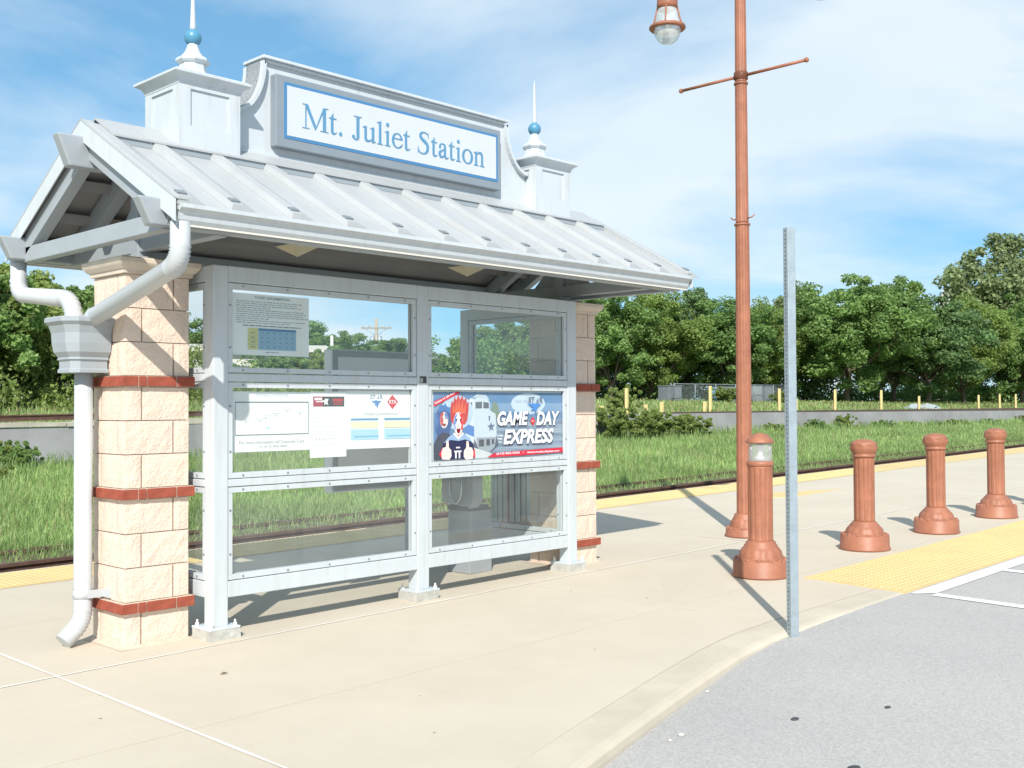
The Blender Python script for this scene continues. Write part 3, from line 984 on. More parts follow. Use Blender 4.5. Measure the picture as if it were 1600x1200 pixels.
# gutters: K profile trough
def gutter(sgn):
    y0 = YC+sgn*(YE-0.085)
    zt = 2.512
    pr = [(0.0, zt), (0.0, zt-0.105), (0.055, zt-0.105), (0.070, zt-0.085), (0.078, zt-0.052), (0.098, zt-0.030), (0.108, zt-0.026), (0.108, zt-0.004), (0.098, zt-0.004),
          (0.098, zt-0.020), (0.088, zt-0.028), (0.066, zt-0.055), (0.058, zt-0.085), (0.052, zt-0.098), (0.006, zt-0.098), (0.006, zt)]
    mb = MB()
    mb.prism([(y0+sgn*a, b) for a, b in pr], 'x', XL+0.035, XR-0.03)
    gt = mb.build('gutter', M_WHITE, SH)
    for x in (XL+0.030, XR-0.035):
        e = MB()
        e.prism([(y0+sgn*a, b) for a, b in pr[:8]], 'x', x, x+0.006)
        e.build('gutter_end', M_WHITE, gt)
    lip = MB().box(XL+0.03, XR-0.03, *sorted((y0+sgn*0.046, y0+sgn*0.0545)), zt-0.1165, zt-0.1055)
    lip.build('gutter_lip', mat('cream_lip', (0.66, 0.63, 0.56), 0.5), gt)
    drip = MB()
    drip.add([(XL+0.03, YC+sgn*(YE+0.002), roof_z(YC+sgn*YE)-0.005), (XR-0.03, YC+sgn*(YE+0.002), roof_z(YC+sgn*YE)-0.005), (XR-0.03, YC+sgn*(YE+0.002), roof_z(YC+sgn*YE)-0.034), (XL+0.03, YC+sgn*(YE+0.002), roof_z(YC+sgn*YE)-0.034)], [(0, 1, 2, 3)])
    drip.build('drip_edge', M_STEEL, gt)
gutter(-1); gutter(1)

# ---- cupola boxes with finials, and the curved sign parapet on the ridge
def cupola(xc):
    h = 0.205
    z0, z1 = 2.99, 3.47
    body = MB().box(xc-h, xc+h, YC-h, YC+h, z0, z1, 0.003).build('cupola', M_WHITE, SH)
    # raised stiles around recessed panels
    t = 0.012
    for q in range(4):
        mb = MB()
        a, b = h+t, 0.068
        zb = z0+0.205
        def fx(u0, u1, w0, w1, d=t):
            mb.box(u0, u1, -h-d, -h-0.0005, w0, w1)
        fx(-h-t, -h+b, z0+0.02, z1); fx(h-b, h-0.0008, z0+0.02, z1)
        fx(-h+b, h-b, z1-0.045, z1, t*0.96); fx(-h+b, h-b, z0+0.02, zb, t*0.96)
        o = mb.build('panel_surround', M_WHITE, body)
        o.matrix_local = Matrix.Translation((xc, YC, 0)) @ Matrix.Rotation(q*math.pi/2, 4, 'Z')
    # cornice
    prof = [(h+0.014, z1-0.022), (h+0.020, z1), (h+0.034, z1+0.020), (h+0.058, z1+0.034), (h+0.066, z1+0.038), (h+0.066, z1+0.052), (h+0.04, z1+0.066), (0.11, z1+0.105), (0.09, z1+0.110)]
    vs, fs = [], []
    for o_, z in prof:
        vs += [(xc-o_, YC-o_, z), (xc+o_, YC-o_, z), (xc+o_, YC+o_, z), (xc-o_, YC+o_, z)]
    for i in range(len(prof)-1):
        for q in range(4):
            fs.append((i*4+q, i*4+(q+1) % 4, (i+1)*4+(q+1) % 4, (i+1)*4+q))
    fs += [(3, 2, 1, 0), tuple(range(len(vs)-4, len(vs)))]
    MB().add(vs, fs).build('cornice', M_WHITE, body)
    # octagonal finial base
    zb = z1+0.105
    pr = [(0.108, zb-0.01), (0.088, zb+0.035), (0.084, zb+0.075), (0.098, zb+0.082), (0.109, zb+0.094), (0.109, zb+0.104), (0.098, zb+0.116), (0.072, zb+0.130), (0.050, zb+0.160), (0.038, zb+0.190), (0.032, zb+0.215)]
    m_ = MB().lathe(pr, 8, (xc, YC, 0), smooth=False)
    o = m_.build('finial_base', M_WHITE, body)
    o.matrix_local = Matrix.Translation((xc, YC, 0)) @ Matrix.Rotation(R(22.5), 4, 'Z') @ Matrix.Translation((-xc, -YC, 0))
    zc = zb+0.255
    rr = 0.056
    MB().lathe([(rr*math.sin(a), zc-rr*math.cos(a)) for a in np.linspace(0.02, math.pi-0.02, 15)], 24, (xc, YC, 0)).build('finial_ball', M_BALL, body)
    MB().lathe([(0.020, zc+0.045), (0.019, zc+0.07), (0.014, zc+0.20), (0.007, zc+0.37), (0.001, zc+0.43)], 12, (xc, YC, 0)).build('finial_spike', M_WHITE, body)
cupola(XC-1.632)
cupola(XC+1.632)
# parapet outline (x from centre, z)
def arc_pts(cx, cz, r, a0, a1, n=12):
    return [(cx+r*math.cos(a0+(a1-a0)*i/n), cz+r*math.sin(a0+(a1-a0)*i/n)) for i in range(n+1)]
zt_, zs = 3.792, 3.46
hw, tw = 1.300, 1.168
rgt = [(tw, zt_), (tw, zt_-0.03)]
# concave quarter sweeping from under the top edge out to the shoulder
cv = []
for i in range(13):
    t = i/12*math.pi/2
    cv.append((tw+0.012+(hw+0.12-tw-0.012)*(1-math.cos(t)), zt_-0.03-(zt_-0.03-3.395)*math.sin(t)))
rgt += cv
rgt += [(hw+0.13, 3.05)]
outl = [(XC+a, b) for a, b in rgt] + [(XC-a, b) for a, b in reversed(rgt)]
pp = MB().prism(outl, 'y', YC-0.085, YC+0.085).build('parapet', M_WHITE, SH)
# moulded edge trim: thicker ribbon following the outline
def ribbon(path, w, y0, y1):
    mb = MB()
    n = len(path)
    inner = []
    for i in range(n):
        a = Vector(path[max(i-1, 0)]); b = Vector(path[min(i+1, n-1)])
        d = (b-a).normalized(); nn = Vector((d.y, -d.x))
        inner.append((path[i][0]+nn.x*w, path[i][1]+nn.y*w))
    for i in range(n-1):
        p = [path[i], path[i+1], inner[i+1], inner[i]]
        vs = [(x, y0, z) for x, z in p]+[(x, y1, z) for x, z in p]
        fs = [(0, 1, 2, 3), (7, 6, 5, 4), (0, 4, 5, 1), (2, 6, 7, 3)]
        if i == 0: fs.append((0, 3, 7, 4))
        if i == n-2: fs.append((1, 5, 6, 2))
        mb.add(vs, fs)
    return mb
pl = [(XC-a, b) for a, b in reversed(rgt[1:-1])]
pr_ = [(XC+a, b) for a, b in rgt[1:-1]]
ribbon(pl, 0.026, YC-0.125, YC+0.125).build('edge_trim', M_WHITE, pp)
ribbon(pr_, 0.026, YC-0.125, YC+0.125).build('edge_trim', M_WHITE, pp)
MB().box(XC-tw-0.012, XC+tw+0.012, YC-0.128, YC+0.128, zt_-0.012, zt_+0.010, 0.004).build('top_cap', M_WHITE, pp)
MB().box(XC-tw+0.02, XC+tw-0.02, YC-0.108, YC+0.108, zt_-0.034, zt_-0.013, 0.004).build('top_moulding', M_WHITE, pp)
MB().box(XC-hw-0.13, XC+hw+0.13, YC-0.100, YC-0.0855, 3.05, 3.145, 0.002).build('base_board', M_WHITE, pp)
MB().box(XC-hw-0.13, XC+hw+0.13, YC+0.0855, YC+0.100, 3.05, 3.145, 0.002).build('base_board', M_WHITE, pp)
# sign board
SX0, SX1, SZ0, SZ1 = 1.082, 3.238, 3.192, 3.683
sgn_b = MB().box(SX0, SX1, YC-0.155, YC-0.0858, SZ0, SZ1, 0.006).build('sign_board', M_FRAMEG, SH)
ysf = YC-0.155
MB().box(SX0+0.066, SX1-0.036, ysf-0.003, ysf+0.004, SZ0+0.064, SZ1-0.044).build('sign_border', M_BLUE, sgn_b)
MB().box(SX0+0.066+0.021, SX1-0.036-0.021, ysf-0.005, ysf+0.003, SZ0+0.064+0.021, SZ1-0.044-0.021).build('sign_face', M_SIGNW, sgn_b)

# ---- serif lettering of the sign, drawn stroke by stroke (units: 1/1000 of the type size)
def stroke(pts, closed=False):
    """pts: (x, y, width) -> polygon strip outline quads"""
    L, Q = [], []
    n = len(pts)
    for i, (x, y, w) in enumerate(pts):
        if closed:
            a, b = pts[(i-1) % n], pts[(i+1) % n]
        else:
            a, b = pts[max(i-1, 0)], pts[min(i+1, n-1)]
        d = Vector((b[0]-a[0], b[1]-a[1]))
        d = d.normalized() if d.length > 0 else Vector((1, 0))
        nn = Vector((-d.y, d.x))
        L.append((x+nn.x*w/2, y+nn.y*w/2)); Q.append((x-nn.x*w/2, y-nn.y*w/2))
    m_ = n if closed else n-1
    return [[L[i], L[(i+1) % n], Q[(i+1) % n], Q[i]] for i in range(m_)]
def rect(x0, x1, y0, y1):
    return [[(x0, y0), (x1, y0), (x1, y1), (x0, y1)]]
def ell(cx, cy, rx, ry, a0, a1, w_of, n=28):
    return stroke([(cx+rx*math.cos(a), cy+ry*math.sin(a), w_of(a)) for a in np.linspace(a0, a1, n)])
def disc(cx, cy, r):
    return [[(cx+r*math.cos(a), cy+r*math.sin(a)) for a in np.linspace(0, 2*math.pi, 17)[:-1]]]
def spl(ctrl, n=8):
    """Catmull-Rom through (x,y,w)"""
    P = [np.array(c, float) for c in ctrl]
    P = [2*P[0]-P[1]] + P + [2*P[-1]-P[-2]]
    out = []
    for i in range(1, len(P)-2):
        for k in range(n):
            t = k/n
            out.append(0.5*((2*P[i])+(-P[i-1]+P[i+1])*t+(2*P[i-1]-5*P[i]+4*P[i+1]-P[i+2])*t*t+(-P[i-1]+3*P[i]-3*P[i+1]+P[i+2])*t**3))
    out.append(P[-2])
    return [tuple(p) for p in out]
def flag(x0, x1, y):       # slanted head serif of lower case stems
    return [[(x0-62, y-48), (x0-62, y-38), (x1, y+10), (x1, y-40), (x0, y-60)]]
def foot(x0, x1):
    return rect(x0-62, x1+62, 0, 20) + [[(x0-22, 20), (x1+22, 20), (x1, 46), (x0, 46)]]
def G(ch):
    if ch == 'M':
        return [rect(112, 144, 18, 640) + rect(20, 240, 0, 19) + rect(16, 190, 643, 662), rect(692, 790, 18, 640) + rect(606, 876, 0, 19) + rect(720, 872, 643, 662),
                [[(92, 662), (196, 662), (470, 96), (428, 6)]], [[(428, 6), (456, 70), (706, 662), (742, 662), (742, 620), (440, 6)]]]
    if ch == 't':
        return [rect(72, 154, 80, 440) + [[(72, 440), (154, 440), (154, 579), (140, 579), (100, 510), (72, 480)]], rect(13, 255, 418, 450),
                stroke(spl([(113, 110, 82), (122, 46, 76), (160, 24, 60), (210, 30, 34), (266, 66, 14)]))]
    if ch == '.':
        return [disc(125, 46, 56)]
    if ch == 'J':
        return [rect(178, 278, 120, 645), rect(86, 370, 643, 662) + [[(150, 643), (306, 643), (278, 610), (178, 610)]],
                stroke(spl([(228, 130, 100), (222, 52, 84), (180, 4, 46), (120, 0, 34), (72, 32, 40), (70, 70, 52)])), disc(70, 66, 50)]
    if ch == 'u':
        return [rect(71, 155, 100, 440) + flag(71, 155, 440), rect(338, 422, 40, 440) + flag(338, 422, 440),
                stroke(spl([(113, 110, 84), (128, 50, 78), (184, 32, 62), (250, 40, 44), (346, 92, 26)])), [[(338, 60), (422, 60), (422, 52), (480, 42), (480, 30), (338, -10)]]]
    if ch == 'l':
        return [rect(97, 181, 20, 650) + [[(19, 612), (19, 624), (181, 683), (181, 640), (97, 612)]], foot(97, 181)]
    if ch == 'i':
        return [rect(97, 181, 20, 430) + flag(97, 181, 446), foot(97, 181), disc(138, 622, 57)]
    if ch == 'e':
        return [ell(230, 225, 168, 210, 0.18, 5.35, lambda a: 32+54*abs(math.cos(a/1.0))**1.6*(1 if math.cos(a) < 0 else 0.75)), rect(88, 410, 262, 292), [[(384, 290), (408, 290), (404, 256), (380, 256)]],
                stroke([(335, 56, 60), (380, 90, 34), (424, 152, 12)])]
    if ch == 'S':
        return [stroke(spl([(452, 560, 10), (420, 612, 30), (352, 648, 40), (262, 650, 44), (170, 608, 72), (148, 530, 92), (196, 454, 96), (290, 396, 104), (384, 334, 104), (434, 254, 96), (420, 130, 90), (344, 40, 56), (250, 12, 40), (150, 26, 40), (84, 84, 26), (52, 168, 10)], 6)),
                [[(440, 662), (458, 662), (468, 500), (446, 500)]], [[(46, 0), (64, 0), (60, 196), (38, 196)]]]
    if ch == 'a':
        return [rect(260, 342, 70, 340), stroke(spl([(301, 330, 82), (290, 398, 68), (230, 436, 42), (150, 428, 40), (100, 384, 54), (92, 330, 60)])), disc(94, 330, 40),
                stroke(spl([(272, 278, 30), (180, 234, 44), (96, 178, 74), (82, 110, 84), (120, 44, 74), (190, 44, 54), (280, 100, 30)])),
                stroke(spl([(301, 90, 82), (316, 36, 66), (360, 20, 48), (410, 34, 28), (440, 62, 12)]))]
    if ch == 'o':
        return [[q for q in stroke([(250+186*math.cos(a), 225+214*math.sin(a), 34+60*abs(math.cos(a))**1.5) for a in np.linspace(0, 2*math.pi, 37)[:-1]], True)]]
    if ch == 'n':
        return [rect(80, 162, 20, 430) + flag(80, 162, 446), foot(80, 162), rect(340, 422, 20, 320), foot(340, 422),
                stroke(spl([(150, 366, 24), (210, 408, 44), (276, 426, 62), (346, 400, 78), (381, 310, 82)]))]
    return []
ADV = {'M': 889, 't': 278, '.': 250, ' ': 250, 'J': 389, 'u': 500, 'l': 278, 'i': 278, 'e': 444, 'S': 556, 'a': 444, 'o': 500, 'n': 500}
TXT = 'Mt. Juliet Station'
em = 0.2548
cx = 1.292 - 0.02*em
GM = {}
M_SIGNTXT = mat('sign_letter_blue', (0.10, 0.255, 0.41), 0.5)
for ch in TXT:
    if ch != ' ':
        if ch not in GM:
            mb = MB()
            for k, comp in enumerate(G(ch)):
                for j, poly in enumerate(comp):
                    d = 0.003 + 0.0003*k + 0.00001*(j % 7)
                    mb.prism([(p[0]/1000*em, p[1]/1000*em) for p in poly], 'y', 0.0, -d)
            GM[ch] = mb.mesh('letter')
        o = link('letter', GM[ch], M_SIGNTXT, sgn_b)
        o.location = (cx, ysf-0.0051, 3.3515)
    cx += ADV[ch]/1000*em

# ---- downspouts, leader head, strap
def bend(pts, r=0.10, n=7):
    """round the corners of a polyline"""
    P = [Vector(p) for p in pts]
    out = [P[0]]
    for i in range(1, len(P)-1):
        a, b, c = P[i-1], P[i], P[i+1]
        d1 = (a-b); d2 = (c-b)
        k = min(r, d1.length*0.45, d2.length*0.45)
        p0 = b+d1.normalized()*k; p2 = b+d2.normalized()*k
        for j in range(n+1):
            t = j/n
            out.append(p0*(1-t)**2+b*2*t*(1-t)+p2*t*t)
    out.append(P[-1])
    return out
DX, DY = -0.112, 0.315
M_PIPE = mat('pipe_white', (0.50, 0.525, 0.54), 0.38, var=0.05, vscale=3)
def corrugate(path, r, ribs):
    """list of radii: fine rings where the pipe bends"""
    rs = []
    n = len(path)
    for i in range(n):
        a = path[max(i-1, 0)]; b = path[i]; c = path[min(i+1, n-1)]
        bendy = (b-a).length > 1e-6 and (c-b).length > 1e-6 and (b-a).normalized().angle((c-b).normalized()) > 0.03
        rs.append(r*(1.09 if (bendy and i % 2 == 0) else (0.95 if bendy else 1.0)))
    return rs
f_path = bend([(-0.118, -0.855, 2.42), (-0.118, -0.855, 2.20), (DX-0.005, DY-0.13, 1.97), (DX, DY-0.07, 1.88)], 0.19, 18)
MB().tube(f_path, corrugate(f_path, 0.054, True), 18).build('downspout', M_PIPE, SH)
b_path = bend([(-0.155, 1.205, 2.42), (-0.155, 1.205, 2.185), (DX-0.02, DY+0.13, 2.10), (DX-0.01, DY+0.08, 1.88)], 0.17, 12)
MB().tube(b_path, corrugate(b_path, 0.052, True), 18).build('downspout', M_PIPE, SH)
d_path = bend([(DX, DY, 1.70), (DX, DY, 0.14), (DX-0.125, DY-0.012, 0.035)], 0.16, 14)
ds = MB().tube(d_path, corrugate(d_path, 0.054, True), 20).build('downspout', M_PIPE, SH)
MB().lathe([(0.058, 0.282), (0.060, 0.283), (0.060, 0.330), (0.058, 0.331)], 20, (DX, DY, 0), cap=False).build('pipe_strap', M_PIPE, ds)
MB().box(DX, 0.004, DY-0.064, DY-0.058, 0.283, 0.330).build('pipe_strap', M_PIPE, ds)
MB().box(-0.016, 0.006, DY-0.150, DY-0.058, 0.2835, 0.3295).build('pipe_strap', M_PIPE, ds)
# leader head: flared box, chamfered front corners
def head_ring(w, d0, d1, ch, z):
    # outline in plan (x, y): back flat against the pier side
    x0, x1 = DX-d0, DX+d1
    return [(x1, DY+w, z), (x0+ch, DY+w, z), (x0, DY+w-ch, z), (x0, DY-w+ch, z), (x0+ch, DY-w, z), (x1, DY-w, z)]
prof = [(0.185, 0.185, 0.105, 0.075, 1.975), (0.192, 0.192, 0.108, 0.075, 1.967), (0.192, 0.192, 0.108, 0.075, 1.945), (0.172, 0.172, 0.103, 0.066, 1.925), (0.158, 0.158, 0.10, 0.06, 1.88),
        (0.155, 0.155, 0.10, 0.058, 1.82), (0.146, 0.146, 0.10, 0.054, 1.765), (0.125, 0.125, 0.095, 0.046, 1.735), (0.125, 0.125, 0.095, 0.046, 1.728), (0.130, 0.130, 0.096, 0.047, 1.722), (0.118, 0.118, 0.092, 0.043, 1.712), (0.118, 0.118, 0.092, 0.043, 1.668), (0.126, 0.126, 0.096, 0.046, 1.660), (0.126, 0.126, 0.096, 0.046, 1.642)]
vs, fs = [], []
for p in prof:
    vs += head_ring(*p)
for i in range(len(prof)-1):
    for k in range(6):
        fs.append((i*6+k, i*6+(k+1) % 6, (i+1)*6+(k+1) % 6, (i+1)*6+k))
fs += [tuple(range(6)), tuple(range(len(vs)-1, len(vs)-7, -1))]
MB().add(vs, fs).build('leader_head', M_STEEL, SH)

# ---- pyramid ceiling lamps below the rear slope
for (x, y, z) in ((1.52, 0.43, 2.52), (3.22, 0.43, 2.52)):
    zt2 = roof_z(y, -0.125)
    lamp = MB()
    w = 0.115
    ztop = z+0.075
    lamp.add([(x-w, y-w, ztop), (x+w, y-w, ztop), (x+w, y+w, ztop), (x-w, y+w, ztop), (x, y, z)], [(0, 1, 4), (1, 2, 4), (2, 3, 4), (3, 0, 4), (0, 3, 2, 1)])
    lo = lamp.build('ceiling_lamp', M_CREAM, SH)
    MB().box(x-w-0.008, x+w+0.008, y-w-0.008, y+w+0.008, ztop+0.001, ztop+0.02).build('lamp_tray', M_STEEL, lo)
    MB().box(x-0.03, x+0.03, y-0.03, y+0.03, ztop+0.02, zt2+0.09).build('lamp_stem', M_STEEL, lo)
# small dark sticker on the middle post
st = MB().box(2.150, 2.214, YF-0.0016, YF-0.0004, 1.600, 1.650).build('sticker', mat('sticker_black', (0.05, 0.05, 0.05), 0.5), SH)
MB().box(2.154, 2.178, YF-0.0022, YF-0.0017, 1.604, 1.636).build('sticker_patch', mat('sticker_pale', (0.42, 0.42, 0.36), 0.6), st)

# ================================================================== POSTERS BEHIND THE GLASS
def text_geo(body, bold=0.0, shear=0.0):
    cu = bpy.data.curves.new('t', 'FONT')
    cu.body = body
    cu.offset = bold
    cu.shear = shear
    cu.resolution_u = 3
    ob = bpy.data.objects.new('t', cu)
    COL.objects.link(ob)
    dg = bpy.context.evaluated_depsgraph_get()
    me = bpy.data.meshes.new_from_object(ob.evaluated_get(dg))
    vs = [v.co.copy() for v in me.vertices]
    fs = [tuple(p.vertices) for p in me.polygons]
    bpy.data.objects.remove(ob); bpy.data.curves.remove(cu); bpy.data.meshes.remove(me)
    return vs, fs

def flat(c):
    nm = 'print_%02x%02x%02x' % tuple(int(255*min(1, q)) for q in c)
    return mat(nm, c, 0.8, spec=0.15)

class Sheet:
    """a flat printed sheet; prints are laid on it in thin layers"""
    def __init__(s, name, label, x0, z0, w, h, y, th=0.0012, colr=None):
        s.x0, s.z0, s.w, s.h, s.y = x0, z0, w, h, y
        s.k = 0
        s.o = MB().box(x0, x0+w, y, y+th, z0, z0+h).build(name, colr or M_PAPER)
        tag(s.o, label, 'poster' if 'poster' in label else 'notice')
    def lay(s):
        s.k += 1
        return s.y - 0.00022*s.k
    def polys(s, name, pl, c):
        y = s.lay()
        mb = MB()
        for p in pl:
            mb.add([(s.x0+u, y, s.z0+v) for u, v in p], [tuple(range(len(p)))])
        me = bpy.data.meshes.new(name); me.from_pydata(mb.v, [], mb.f); me.update()
        return link(name, me, flat(c) if isinstance(c, tuple) else c, s.o)
    def rects(s, name, rl, c):
        return s.polys(name, [[(a, b), (a2, b), (a2, b2), (a, b2)] for a, b, a2, b2 in rl], c)
    def text(s, name, body, u0, v0, u1, hgt, c, bold=0.0, shear=0.0, rot=0.0):
        vs, fs = text_geo(body, bold, shear)
        x0 = min(v.x for v in vs); x1 = max(v.x for v in vs); y0 = min(v.y for v in vs); y1 = max(v.y for v in vs)
        y = s.lay()
        kx, ky = (u1-u0)/(x1-x0), hgt/(y1-y0)
        V = []
        for v in vs:
            a, b = (v.x-x0)*kx, (v.y-y0)*ky
            a, b = a*math.cos(rot)-b*math.sin(rot), a*math.sin(rot)+b*math.cos(rot)
            V.append((s.x0+u0+a, y, s.z0+v0+b))
        me = bpy.data.meshes.new(name); me.from_pydata(V, [], fs); me.update()
        return link(name, me, flat(c), s.o)

def ellp(cx, cy, rx, ry, n=20, a0=0.0, a1=2*math.pi):
    return [(cx+rx*math.cos(a), cy+ry*math.sin(a)) for a in np.linspace(a0, a1, n, endpoint=(a1-a0 < 6.2))]
def word_bars(r_, u0, u1, v, h, lo=0.012, hi=0.05):
    out = []
    u = u0
    while u < u1-0.01:
        w = min(r_.uniform(lo, hi), u1-u)
        out.append((u, v, u+w, v+h)); u += w+0.006
    return out
YP = -0.1490
r_ = random.Random(3)
# --- ticket notice (upper left window)
t = Sheet('ticket_notice', 'pale notice with yellow and blue fare table in the upper left window', 0.612, 1.762, 0.597, 0.392, YP, colr=mat('notice_grey', (0.84, 0.86, 0.86), 0.6))
t.text('heading', 'TICKET INFORMATION', 0.178, 0.362, 0.446, 0.016, (0.10, 0.11, 0.12), bold=0.02)
bars = []
for i, (e0, e1) in enumerate([(0.045, 0.55), (0.045, 0.50), (0.045, 0.535), (0.045, 0.31), (0.045, 0.555), (0.045, 0.57), (0.045, 0.545), (0.045, 0.585), (0.045, 0.30), (0.045, 0.565), (0.045, 0.45)]):
    bars += word_bars(r_, e0, e1, 0.340-i*0.0135, 0.0048)
t.rects('text_lines', bars, (0.30, 0.32, 0.34))
t.rects('bold_line', word_bars(r_, 0.09, 0.53, 0.186, 0.006, 0.03, 0.07), (0.16, 0.17, 0.18))
t.rects('table_left', [(0.128, 0.036, 0.203, 0.174)], (0.62, 0.60, 0.24))
t.rects('table_right', [(0.206, 0.036, 0.494, 0.158)], (0.27, 0.46, 0.62))
t.rects('table_head', [(0.206, 0.158, 0.494, 0.174)], (0.07, 0.20, 0.40))
cells = []
for i in range(4):
    for j in range(6):
        cells.append((0.222+j*0.047, 0.052+i*0.030, 0.242+j*0.047, 0.057+i*0.030))
    cells.append((0.150, 0.052+i*0.030, 0.180, 0.057+i*0.030))
t.rects('table_entries', cells, (0.10, 0.16, 0.24))
t.rects('table_rules', [(0.128, 0.068+i*0.030, 0.494, 0.0695+i*0.030) for i in range(3)], (0.20, 0.30, 0.38))
t.rects('foot_line', word_bars(r_, 0.26, 0.36, 0.018, 0.005), (0.3, 0.32, 0.34))
# --- station map
t = Sheet('station_map', 'white station map with thin dark frame in the middle left window', 0.613, 1.146, 0.602, 0.384, YP)
t.text('heading', 'STATION LOCATIONS', 0.187, 0.352, 0.434, 0.016, (0.34, 0.35, 0.37))
t.rects('frame', [(0.036, 0.104, 0.594, 0.110), (0.036, 0.312, 0.594, 0.319), (0.036, 0.110, 0.040, 0.312), (0.590, 0.110, 0.594, 0.312)], (0.10, 0.13, 0.16))
dots, labs = [], []
for a, b in ((0.11, 0.19), (0.215, 0.195), (0.26, 0.215), (0.335, 0.228), (0.42, 0.256), (0.525, 0.238)):
    dots.append(ellp(a, b, 0.006, 0.005, 10))
    labs += [(a-0.035, b+0.012, a+0.035, b+0.0155)]
t.polys('map_dots', dots, (0.42, 0.43, 0.46))
t.rects('map_names', labs, (0.55, 0.56, 0.58))
t.polys('map_line', [[(0.11, 0.189), (0.215, 0.194), (0.215, 0.1955), (0.11, 0.1905)], [(0.215, 0.194), (0.335, 0.227), (0.335, 0.2285), (0.215, 0.1955)], [(0.335, 0.227), (0.42, 0.255), (0.42, 0.2565), (0.335, 0.2285)], [(0.42, 0.255), (0.525, 0.237), (0.525, 0.2385), (0.42, 0.2565)]], (0.66, 0.68, 0.70))
t.polys('map_mark', [ellp(0.275, 0.15, 0.014, 0.009, 12)], (0.50, 0.72, 0.74))
t.text('care_line', 'For more information call Customer Care', 0.066, 0.050, 0.556, 0.020, (0.36, 0.37, 0.40))
t.text('phone_line', 'at (615) 862-5950', 0.215, 0.020, 0.424, 0.018, (0.36, 0.37, 0.40))
# --- flyer
t = Sheet('event_flyer', 'narrow white flyer with dark red and black banner between map and schedule', 1.214, 1.090, 0.301, 0.444, YP-0.004)
t.rects('banner', [(0.026, 0.342, 0.283, 0.410)], (0.055, 0.06, 0.07))
t.rects('banner_red', [(0.026, 0.342, 0.105, 0.410)], (0.42, 0.07, 0.11))
t.rects('banner_words', [(0.036, 0.385, 0.098, 0.402), (0.048, 0.372, 0.11, 0.380)], (0.80, 0.72, 0.74))
t.polys('banner_star', [[(0.088, 0.382), (0.115, 0.384), (0.125, 0.396), (0.152, 0.394), (0.142, 0.372), (0.150, 0.350), (0.132, 0.362), (0.114, 0.350), (0.120, 0.368)]], (0.84, 0.84, 0.85))
t.rects('banner_red_words', [(0.186, 0.378, 0.270, 0.396), (0.188, 0.364, 0.268, 0.371), (0.192, 0.353, 0.262, 0.358)], (0.50, 0.05, 0.06))
bars = []
for i in range(9):
    bars += word_bars(r_, 0.03, 0.03+[0.24, 0.10, 0.16, 0.08, 0.22, 0.13, 0.2, 0.1, 0.18][i], 0.325-i*0.030, 0.0032)
t.rects('text_lines', bars, (0.66, 0.67, 0.70))
t.polys('dot_row', [ellp(0.05+i*0.026, 0.125, 0.0048, 0.004, 8) for i in range(8)], (0.40, 0.42, 0.46))
# --- schedule
t = Sheet('schedule_notice', 'white schedule with blue star and red diamond over two timetables', 1.516, 1.138, 0.581, 0.402, YP)
t.text('star_word', 'ST   R', 0.208, 0.345, 0.323, 0.030, (0.14, 0.20, 0.33), bold=0.02, shear=0.1)
t.polys('star_blade', [[(0.270, 0.346), (0.287, 0.374), (0.287, 0.346)]], (0.20, 0.26, 0.40))
t.polys('star_sign', [[(0.215, 0.333), (0.252, 0.333), (0.262, 0.341), (0.272, 0.333), (0.312, 0.333), (0.284, 0.310), (0.275, 0.279), (0.262, 0.300), (0.250, 0.300), (0.254, 0.312)]], (0.10, 0.26, 0.58))
t.rects('star_tail', [(0.08, 0.336, 0.205, 0.3385)], (0.66, 0.70, 0.78))
t.polys('diamond', [[(0.362, 0.326), (0.4095, 0.376), (0.463, 0.326), (0.4095, 0.273)]], (0.66, 0.04, 0.07))
t.text('diamond_word', 'RTA', 0.379, 0.313, 0.447, 0.027, (0.86, 0.84, 0.84), bold=0.03)
t.text('heading', 'SCHEDULE INFORMATION', 0.155, 0.232, 0.460, 0.015, (0.40, 0.41, 0.44))
for a, b in ((0.040, 0.281), (0.334, 0.572)):
    t.rects('table_head', [(a, 0.198, b, 0.211)], (0.12, 0.34, 0.56))
    t.rects('table_cream', [(a, 0.145, b, 0.187)], (0.83, 0.74, 0.55))
    t.rects('table_blue', [(a, 0.063, b, 0.134)], (0.42, 0.66, 0.80))
    t.rects('table_band', [(a+0.03, 0.080, b, 0.090)], (0.14, 0.42, 0.62))
    t.rects('table_grid', [(a+i*0.024, 0.063, a+i*0.024+0.0012, 0.134) for i in range(1, 10)] + [(a, 0.063+i*0.012, b, 0.064+i*0.012) for i in range(1, 6)], (0.62, 0.79, 0.88))
